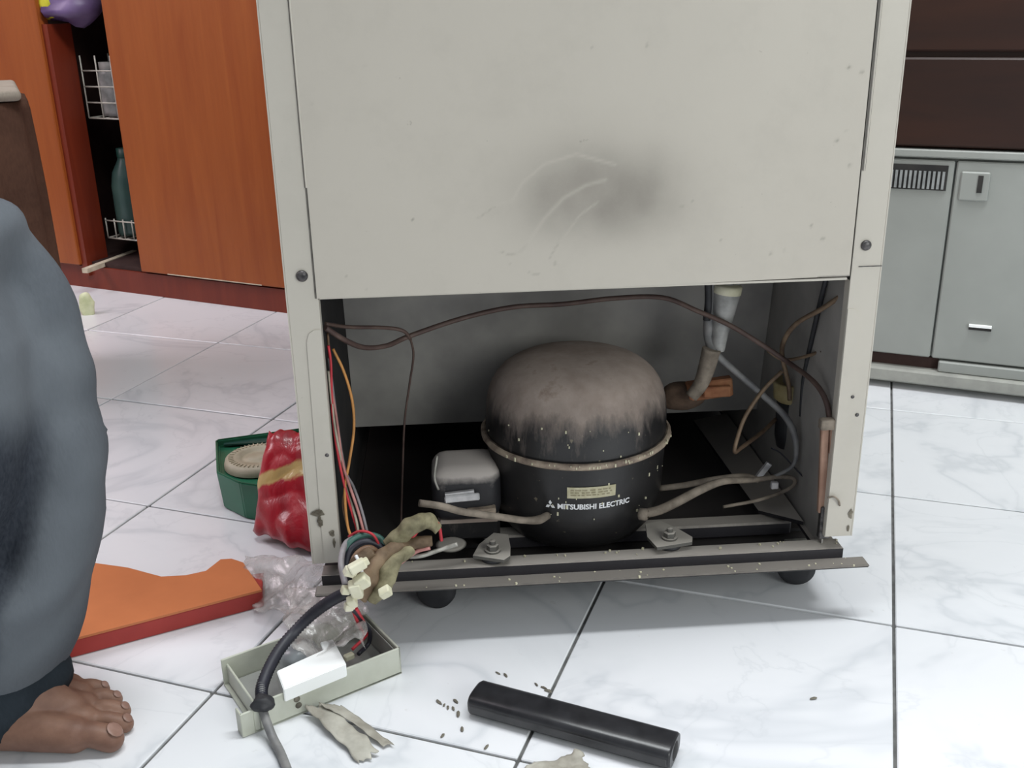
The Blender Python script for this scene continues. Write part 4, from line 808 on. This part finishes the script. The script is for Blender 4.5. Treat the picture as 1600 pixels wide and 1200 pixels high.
# brown cloth covered stool
st = thing('covered_stool', 'low stool draped with brown cloth under a beige cushion behind the knee', 'stool', (-0.85, 0.62, 0))
e = Vector((-0.7192,0.7000,0.4699)); zt = e.z
def turn(bm): bmesh.ops.rotate(bm, verts=bm.verts, cent=(e.x, e.y, 0), matrix=Matrix.Rotation(math.radians(22), 3, 'Z'))
bm = B(); n = 60; rings = []
cx_, cy_ = e.x-0.148, e.y+0.13
for k_, (z, ex_) in enumerate([(zt, 0.0), (zt-0.012, 0.002), (zt-0.06, 0.003), (zt-0.14, 0.004), (zt-0.24, 0.004), (0.06, 0.004)]):
    ring = []
    for j in range(n):
        a = 2*PI*j/n; e_ = 0.45; hx, hy = 0.145+ex_, 0.13+ex_
        wv = (0.0015+min(ex_,0.004)*0.9)*math.sin(a*13+2*math.sin(a*3))
        x_ = (hx+wv)*math.copysign(abs(math.cos(a))**e_, math.cos(a)); y_ = (hy+wv)*math.copysign(abs(math.sin(a))**e_, math.sin(a))
        ring.append(bm.verts.new((cx_+x_, cy_+y_, z)))
    rings.append(ring)
for a, b in zip(rings, rings[1:]):
    for j in range(n): bm.faces.new((a[j], a[(j+1) % n], b[(j+1) % n], b[j])).smooth = True
bm.faces.new(rings[0]); bmesh.ops.recalc_face_normals(bm, faces=bm.faces); turn(bm); obj('brown_cover', bm, M['brown_cloth'], st)
bm = B()
box(bm, (cx_, cy_, zt+0.010), (0.275, 0.250, 0.016), None, 0.007, 3); smooth(bm); turn(bm); obj('cushion', bm, M['beige_cloth'], st)
for sx in (-1, 1):
    for sy in (-1, 1):
        bm = B(); b2(bm, cx_+sx*0.12-0.012, cx_+sx*0.12+0.012, cy_+sy*0.10-0.012, cy_+sy*0.10+0.012, 0, zt-0.02); turn(bm); obj('leg', bm, M['dark_wood'], st)

# ------------------------------------------------------------------ white cabinet and dark wood unit on the right
AM = Vector((0.56, 0.629, 0)); AD = Vector((0.196, -0.102, 0)).normalized(); AN = Vector((AD.y, -AD.x, 0)); AR = Matrix((AD, -AN, Vector((0, 0, 1)))).transposed()
if AN.y > 0: AN = -AN
def al(s, n_, z): return AM+AD*s+AN*n_+Vector((0, 0, z))
def abox(bm, s0, s1, n0, n1, z0, z1, bev=0.0, mi=0): box(bm, al((s0+s1)/2, (n0+n1)/2, (z0+z1)/2), (s1-s0, n1-n0, z1-z0), AR, bev, 1, mi)
wc = thing('white_cabinet', 'white metal cabinet with small vent grille and slot handles right of refrigerator', 'cabinet', al(0.2, -0.2, 0))
bm = B(); abox(bm, -0.15, 0.60, -0.42, -0.014, 0.052, 0.376, 0.003); obj('carcass', bm, M['appliance'], wc)
bm = B(); abox(bm, -0.16, 0.62, -0.42, 0.004, 0.366, 0.378, 0.002); obj('top', bm, M['appliance'], wc)
bm = B(); abox(bm, -0.15, 0.078, -0.014, 0.0, 0.055, 0.362, 0.002); obj('door', bm, M['appliance'], wc)
bm = B(); abox(bm, 0.081, 0.34, -0.014, 0.0, 0.055, 0.362, 0.002); d2_ = obj('door', bm, M['appliance'], wc)
bm = B(); abox(bm, 0.343, 0.60, -0.014, 0.0, 0.055, 0.362, 0.002); obj('door', bm, M['appliance'], wc)
bm = B(); abox(bm, -0.06, 0.070, 0.0, 0.002, 0.318, 0.355); gl = obj('vent_grille', bm, M['dark_slot'], wc)
for i in range(19):
    bm = B(); s = -0.056+i*0.0066; abox(bm, s, s+0.0036, 0.001, 0.0045, 0.320, 0.346); obj('slat', bm, M['grey_grille'], gl)
bm = B(); abox(bm, 0.088, 0.128, 0.0, 0.004, 0.305, 0.348, 0.002); hk = obj('latch_plate', bm, M['appliance'], d2_)
bm = B(); abox(bm, 0.112, 0.119, 0.003, 0.0055, 0.318, 0.343); obj('latch_slot', bm, M['dark_slot'], wc)
bm = B(); abox(bm, 0.128, 0.160, 0.0, 0.0030, 0.108, 0.113); obj('handle_slot', bm, M['dark_slot'], wc); bm = B(); abox(bm, 0.128, 0.160, 0.0, 0.0060, 0.113, 0.1165); obj('handle', bm, M['bright_white'], wc)
bm = B(); abox(bm, -0.15, 0.092, -0.03, -0.012, 0.028, 0.052); obj('toe_recess', bm, M['dark_red_slot'], wc)
bm = B(); abox(bm, 0.092, 0.60, -0.42, 0.004, 0.034, 0.052, 0.002); obj('toe_ledge', bm, M['appliance'], wc)
bm = B(); abox(bm, -0.16, 0.60, -0.42, 0.012, 0.012, 0.034, 0.003); abox(bm, -0.14, 0.58, -0.40, -0.020, 0.0, 0.012); obj('base', bm, M['appliance_base'], wc)
du = thing('wood_cupboard', 'dark brown wooden cupboard standing on the white cabinet at upper right', 'cupboard', al(0.2, -0.2, 0.378))
bm = B(); abox(bm, -0.17, 0.62, -0.42, -0.010, 0.3785, 1.05, 0.002); obj('carcass', bm, M['dark_wood'], du)
for z0, z1 in ((0.382, 0.508), (0.516, 0.640), (0.646, 0.84)):
    bm = B(); abox(bm, -0.165, 0.615, -0.010, 0.004, z0, z1, 0.003); dw = obj('drawer', bm, M['dark_wood'], du)
    bm = B(); abox(bm, 0.36, 0.44, 0.004, 0.018, (z0+z1)/2-0.006, (z0+z1)/2+0.006, 0.003); obj('handle', bm, M['steel'], dw)

# ------------------------------------------------------------------ squatting person at the left edge
pn = thing('person', 'person crouching at left in blue jeans with one bare foot showing', 'person', (-0.60, -0.12, 0))
def chain(bm, pts, rr, n=20, sub=6, yscale=1.0): 
    P = crom(pts, sub); k_ = len(P)-1
    tube(bm, pts, rr, n, sub)
    for q, r in ((P[0], rr[0]), (P[-1], rr[-1])): bmesh.ops.create_uvsphere(bm, u_segments=n, v_segments=12, radius=r*0.999, matrix=Matrix.Translation(q))
def remesh(bm, vox, name, mat, par, smooth_it=4, disp=None):
    me = bpy.data.meshes.new('tmp'); bm.to_mesh(me); bm.free(); o = bpy.data.objects.new('tmp', me); C.collection.objects.link(o)
    m_ = o.modifiers.new('r', 'REMESH'); m_.mode = 'VOXEL'; m_.voxel_size = vox
    s_ = o.modifiers.new('s', 'SMOOTH'); s_.factor = 0.5; s_.iterations = smooth_it
    bpy.context.view_layer.update(); dg = bpy.context.evaluated_depsgraph_get(); me2 = bpy.data.meshes.new_from_object(o.evaluated_get(dg)); bpy.data.objects.remove(o)
    b3 = B(); b3.from_mesh(me2); b3.normal_update()
    if disp:
        dv_ = [(v_, disp(v_.co, v_.normal)) for v_ in b3.verts]
        for v_, d in dv_: v_.co += v_.normal*d
    return b3
# jeans
ank, kne, hipL = Vector((-0.585, -0.085, 0.05)), Vector((-0.500, -0.070, 0.405)), Vector((-0.90, -0.17, 0.30))
bm = B()
chain(bm, [(-0.556, -0.092, 0.050), (-0.529, -0.088, 0.115), (-0.512, -0.082, 0.20), (-0.500, -0.078, 0.28), (-0.500, -0.072, 0.36), (-0.520, -0.072, 0.410)], [0.066, 0.073, 0.080, 0.084, 0.080, 0.070], 24)
chain(bm, [(-0.520, -0.072, 0.405), (-0.62, -0.09, 0.400), (-0.75, -0.13, 0.36), (-0.90, -0.17, 0.30)], [0.075, 0.090, 0.100, 0.120], 24)
chain(bm, [(-0.60, -0.09, 0.12), (-0.60, -0.085, 0.22), (-0.585, -0.08, 0.33)], [0.060, 0.070, 0.070], 20)
chain(bm, [(-0.90, -0.34, 0.30), (-0.80, -0.40, 0.20), (-0.68, -0.44, 0.09)], [0.120, 0.100, 0.080], 24)
chain(bm, [(-0.68, -0.44, 0.085), (-0.82, -0.43, 0.075), (-0.98, -0.42, 0.070)], [0.078, 0.065, 0.055], 20)
chain(bm, [(-0.92, -0.17, 0.30), (-0.94, -0.255, 0.31), (-0.92, -0.34, 0.30)], [0.125, 0.135, 0.125], 24)
valley = [(-0.4439,-0.1600,0.4126),(-0.4309,-0.1600,0.3615),(-0.4352,-0.1600,0.2956),(-0.4560,-0.1600,0.2319),(-0.4880,-0.1600,0.1799)]
def folds(co, nr):
    f1 = math.sin((co.z*1.0+co.x*0.7)*60+6*noise.noise(co*7))*0.0032
    f2 = noise.noise(Vector((co.x*9+co.z*5, co.y*9, co.z*4)))*0.011
    dv = 1.0
    if co.y < -0.06 and co.x > -0.66:
        dv = min(segd((co.x, co.z), a, b)[0] for a, b in zip(valley, valley[1:]))
        f2 -= 0.028*math.exp(-(dv/0.020)**2)*min(1, (-0.06-co.y)/0.03); f2 += 0.008*math.exp(-((dv-0.042)/0.018)**2)
    return f1*max(0, noise.noise(co*5+Vector((2, 2, 2)))+0.4)+f2
b3 = remesh(bm, 0.0075, 'jeans', M['denim'], pn, 6, folds)
cl = b3.loops.layers.color.new('painted_shade')
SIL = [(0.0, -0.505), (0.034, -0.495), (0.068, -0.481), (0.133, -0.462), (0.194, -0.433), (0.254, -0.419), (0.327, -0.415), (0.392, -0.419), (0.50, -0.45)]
def shade_of(co):  # painted shade: dark behind the lit shin edge, bright at knee and cuff
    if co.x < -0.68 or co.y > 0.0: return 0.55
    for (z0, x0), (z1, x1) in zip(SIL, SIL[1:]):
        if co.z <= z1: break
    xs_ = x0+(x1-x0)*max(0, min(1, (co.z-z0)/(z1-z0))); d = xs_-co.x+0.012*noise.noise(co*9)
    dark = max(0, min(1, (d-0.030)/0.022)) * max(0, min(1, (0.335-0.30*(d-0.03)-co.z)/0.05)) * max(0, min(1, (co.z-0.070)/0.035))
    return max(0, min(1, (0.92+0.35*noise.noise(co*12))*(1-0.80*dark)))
fc = {v_: shade_of(v_.co) for v_ in b3.verts}
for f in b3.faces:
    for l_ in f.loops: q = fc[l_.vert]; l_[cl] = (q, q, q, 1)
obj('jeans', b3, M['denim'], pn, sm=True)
bm = B(); hc = Vector((-0.560, -0.098, 0.030))
rings = []
for k_, (dz, r0) in enumerate(((-0.018, 0.074), (-0.004, 0.077), (0.012, 0.076), (0.030, 0.068))):
    rings.append([bm.verts.new(hc+Vector(((r0+0.003*math.sin(a*5+k_))*math.cos(a)*1.03-dz*0.5*0.3, (r0*0.90+0.002*math.sin(a*4))*math.sin(a), dz+math.cos(a)*0.018+0.004*math.sin(a*3)))) for a in [2*PI*j/40 for j in range(40)]])
inner = [bm.verts.new(v_.co+(hc-v_.co)*0.08) for v_ in rings[0]]
for a, b in list(zip(rings, rings[1:]))+[(inner, rings[0])]:
    for j in range(40): bm.faces.new((a[j], a[(j+1) % 40], b[(j+1) % 40], b[j]))
bmesh.ops.recalc_face_normals(bm, faces=bm.faces); obj('trouser_hem', bm, M['hem'], pn, sm=True)
# foot and body skin
bm = B()
fy = -0.112
chain(bm, [(-0.575, fy+0.008, 0.10), (-0.580, fy+0.004, 0.050), (-0.562, fy, 0.040), (-0.530, fy-0.002, 0.036), (-0.500, fy-0.003, 0.026), (-0.475, fy-0.004, 0.018)], [0.034, 0.036, 0.037, 0.034, 0.026, 0.016], 20)
chain(bm, [(-0.640, fy+0.004, 0.030), (-0.600, fy+0.004, 0.030), (-0.565, fy, 0.032)], [0.029, 0.030, 0.031], 20)
for (y0, y1, x1, r) in ((-0.030, -0.034, -0.462, 0.0165), (-0.012, -0.013, -0.462, 0.0150), (0.006, 0.008, -0.468, 0.0140), (0.022, 0.026, -0.478, 0.0135), (0.034, 0.040, -0.490, 0.0130)):
    chain(bm, [(-0.560, fy+y0*0.55, 0.026), (-0.510, fy+y0*0.9, 0.021), (x1, fy+y1, r*0.95)], [0.026, 0.019, r*0.92], 16)
toes = []
for (y0, L_, r, xx) in ((-0.035, 0.030, 0.0118, -0.462), (-0.0125, 0.030, 0.0082, -0.457), (0.0055, 0.026, 0.0078, -0.460), (0.0230, 0.022, 0.0074, -0.468), (0.0395, 0.018, 0.0070, -0.480)):
    p0 = Vector((xx, fy+y0, r+0.004)); p2 = Vector((xx+L_, fy+y0*1.03, r*0.95)); p1 = (p0+p2)/2+Vector((0, 0, 0.003))
    chain(bm, [p0, p1, p2], [r*1.02, r*0.95, r], 14); toes.append((p2, r))
b3 = remesh(bm, 0.0022, 'foot', M['skin'], pn, 3)
for v_ in b3.verts: v_.co.z = max(v_.co.z, 0.0008)
bm = B()   # legs inside the jeans, torso, arms, head
chain(bm, [(-0.578, -0.10, 0.085), (-0.55, -0.09, 0.2), (-0.520, -0.075, 0.385)], [0.034, 0.046, 0.052], 16)
chain(bm, [(-0.52, -0.075, 0.385), (-0.72, -0.12, 0.35), (-0.90, -0.18, 0.30)], [0.054, 0.072, 0.085], 16)
chain(bm, [(-0.92, -0.255, 0.30), (-0.88, -0.255, 0.45), (-0.83, -0.255, 0.62), (-0.80, -0.255, 0.76)], [0.115, 0.105, 0.115, 0.105], 20)
chain(bm, [(-0.80, -0.10, 0.775), (-0.80, -0.255, 0.79), (-0.80, -0.41, 0.775)], [0.050, 0.075, 0.050], 16)
chain(bm, [(-0.795, -0.255, 0.80), (-0.780, -0.255, 0.875)], [0.054, 0.050], 16) if False else None
chain(bm, [(-0.800, -0.255, 0.80), (-0.790, -0.255, 0.84), (-0.775, -0.255, 0.88)], [0.056, 0.050, 0.050], 16)
bmesh.ops.create_uvsphere(bm, u_segments=24, v_segments=18, radius=1.0, matrix=Matrix.Translation((-0.752, -0.255, 0.955)) @ Matrix.Rotation(math.radians(25), 4, 'Y') @ Matrix.Diagonal((0.088, 0.073, 0.108, 1)))
chain(bm, [(-0.690, -0.255, 0.905), (-0.675, -0.255, 0.893)] + [(-0.668, -0.255, 0.885)], [0.036, 0.028, 0.022], 12)   # jaw
chain(bm, [(-0.672, -0.255, 0.960), (-0.655, -0.255, 0.938), (-0.650, -0.255, 0.926)], [0.010, 0.013, 0.015], 10)   # nose
for sy in (-1, 1):
    chain(bm, [(-0.758, -0.255+sy*0.074, 0.965), (-0.764, -0.255+sy*0.080, 0.950), (-0.760, -0.255+sy*0.076, 0.932)], [0.012, 0.014, 0.009], 10)
    sh = Vector((-0.80, -0.255+sy*0.165, 0.775)); el = Vector((-0.78, -0.255+sy*0.23, 0.52)); wr = Vector((-0.66, -0.255+sy*0.10, 0.50)) if sy > 0 else Vector((-0.66, -0.255+sy*0.12, 0.40))
    chain(bm, [sh, (sh+el)/2, el], [0.048, 0.043, 0.036], 16); chain(bm, [el, (el+wr)/2, wr], [0.037, 0.034, 0.024], 16)
    hd = (wr-el).normalized(); sd_ = hd.cross(Vector((0, 0, 1))).normalized(); upv = sd_.cross(hd)
    chain(bm, [wr, wr+hd*0.03, wr+hd*0.065], [0.024, 0.030, 0.028], 14)
    for f_ in range(4):
        b0 = wr+hd*0.07+sd_*(f_-1.5)*0.017; ln = (0.052, 0.060, 0.056, 0.044)[f_]
        chain(bm, [b0, b0+hd*ln*0.5-upv*0.004, b0+hd*ln*0.9-upv*0.020], [0.0092, 0.0086, 0.0078], 10)
    b0 = wr+hd*0.02+sd_*sy*-0.026; chain(bm, [b0, b0+hd*0.022-sd_*sy*0.016, b0+hd*0.048-sd_*sy*0.020], [0.012, 0.0105, 0.009], 10)
b4 = remesh(bm, 0.0050, 'body', M['skin'], pn, 3)
tmp = bpy.data.meshes.new('t2'); b4.to_mesh(tmp); b4.free(); b3.from_mesh(tmp)
body = obj('body', b3, M['skin'], pn, sm=True)
for (p, r), w_ in list(zip(toes, (0.0080, 0.005, 0.0046, 0.0043, 0.004))):
    bm = B(); bmesh.ops.create_uvsphere(bm, u_segments=12, v_segments=8, radius=1.0, matrix=Matrix.Translation(p+Vector((r*0.42, 0, r*0.80))) @ Matrix.Rotation(math.radians(38), 4, 'Y') @ Matrix.Diagonal((w_*0.95, w_, 0.0013, 1)))
    obj('toenail', bm, M['nail'], body, sm=True)
for sy in (-1, 1):
    bm = B(); bmesh.ops.create_uvsphere(bm, u_segments=16, v_segments=10, radius=0.0125, matrix=Matrix.Translation((-0.680, -0.255+sy*0.030, 0.962))); obj('eye', bm, M['eye'], body, sm=True)
    bm = B(); bmesh.ops.create_uvsphere(bm, u_segments=12, v_segments=8, radius=0.0060, matrix=Matrix.Translation((-0.6725, -0.255+sy*0.030, 0.962))); obj('iris', bm, M['hair'], body, sm=True)
bm = B(); chain(bm, [(-0.662, -0.273, 0.905), (-0.655, -0.255, 0.904), (-0.662, -0.237, 0.905)], [0.004, 0.006, 0.004], 8); obj('lips', bm, M['rust'], body)
bm = B(); bmesh.ops.create_uvsphere(bm, u_segments=32, v_segments=20, radius=1.0)
for v_ in list(bm.verts):
    if v_.co.x > 0.45 and v_.co.z < 0.45 or v_.co.z < -0.45: bm.verts.remove(v_)
for v_ in bm.verts: v_.co *= 1+0.03*noise.noise(v_.co*6)
bmesh.ops.transform(bm, verts=bm.verts, matrix=Matrix.Translation((-0.760, -0.255, 0.965)) @ Matrix.Rotation(math.radians(18), 4, 'Y') @ Matrix.Diagonal((0.098, 0.083, 0.115, 1)))
ho = obj('hair', bm, M['hair'], pn, sm=True); so = ho.modifiers.new('s', 'SOLIDIFY'); so.thickness = 0.010
bm = B()
chain(bm, [(-0.925, -0.255, 0.33), (-0.885, -0.255, 0.45), (-0.835, -0.255, 0.62), (-0.805, -0.255, 0.76)], [0.142, 0.125, 0.130, 0.112], 24)
chain(bm, [(-0.80, -0.09, 0.775), (-0.805, -0.255, 0.790), (-0.80, -0.42, 0.775)], [0.060, 0.082, 0.060], 20)
for sy in (-1, 1):
    sh = Vector((-0.80, -0.255+sy*0.165, 0.775)); el = Vector((-0.78, -0.255+sy*0.23, 0.52)); chain(bm, [sh, sh.lerp(el, 0.35), sh.lerp(el, 0.62)], [0.062, 0.058, 0.056], 20)
b3 = remesh(bm, 0.0075, 'shirt', M['shirt'], pn, 4, lambda co, nr: 0.006*noise.noise(co*9)+0.002*math.sin(co.z*70+5*noise.noise(co*6)))
obj('shirt', b3, M['shirt'], pn, sm=True)
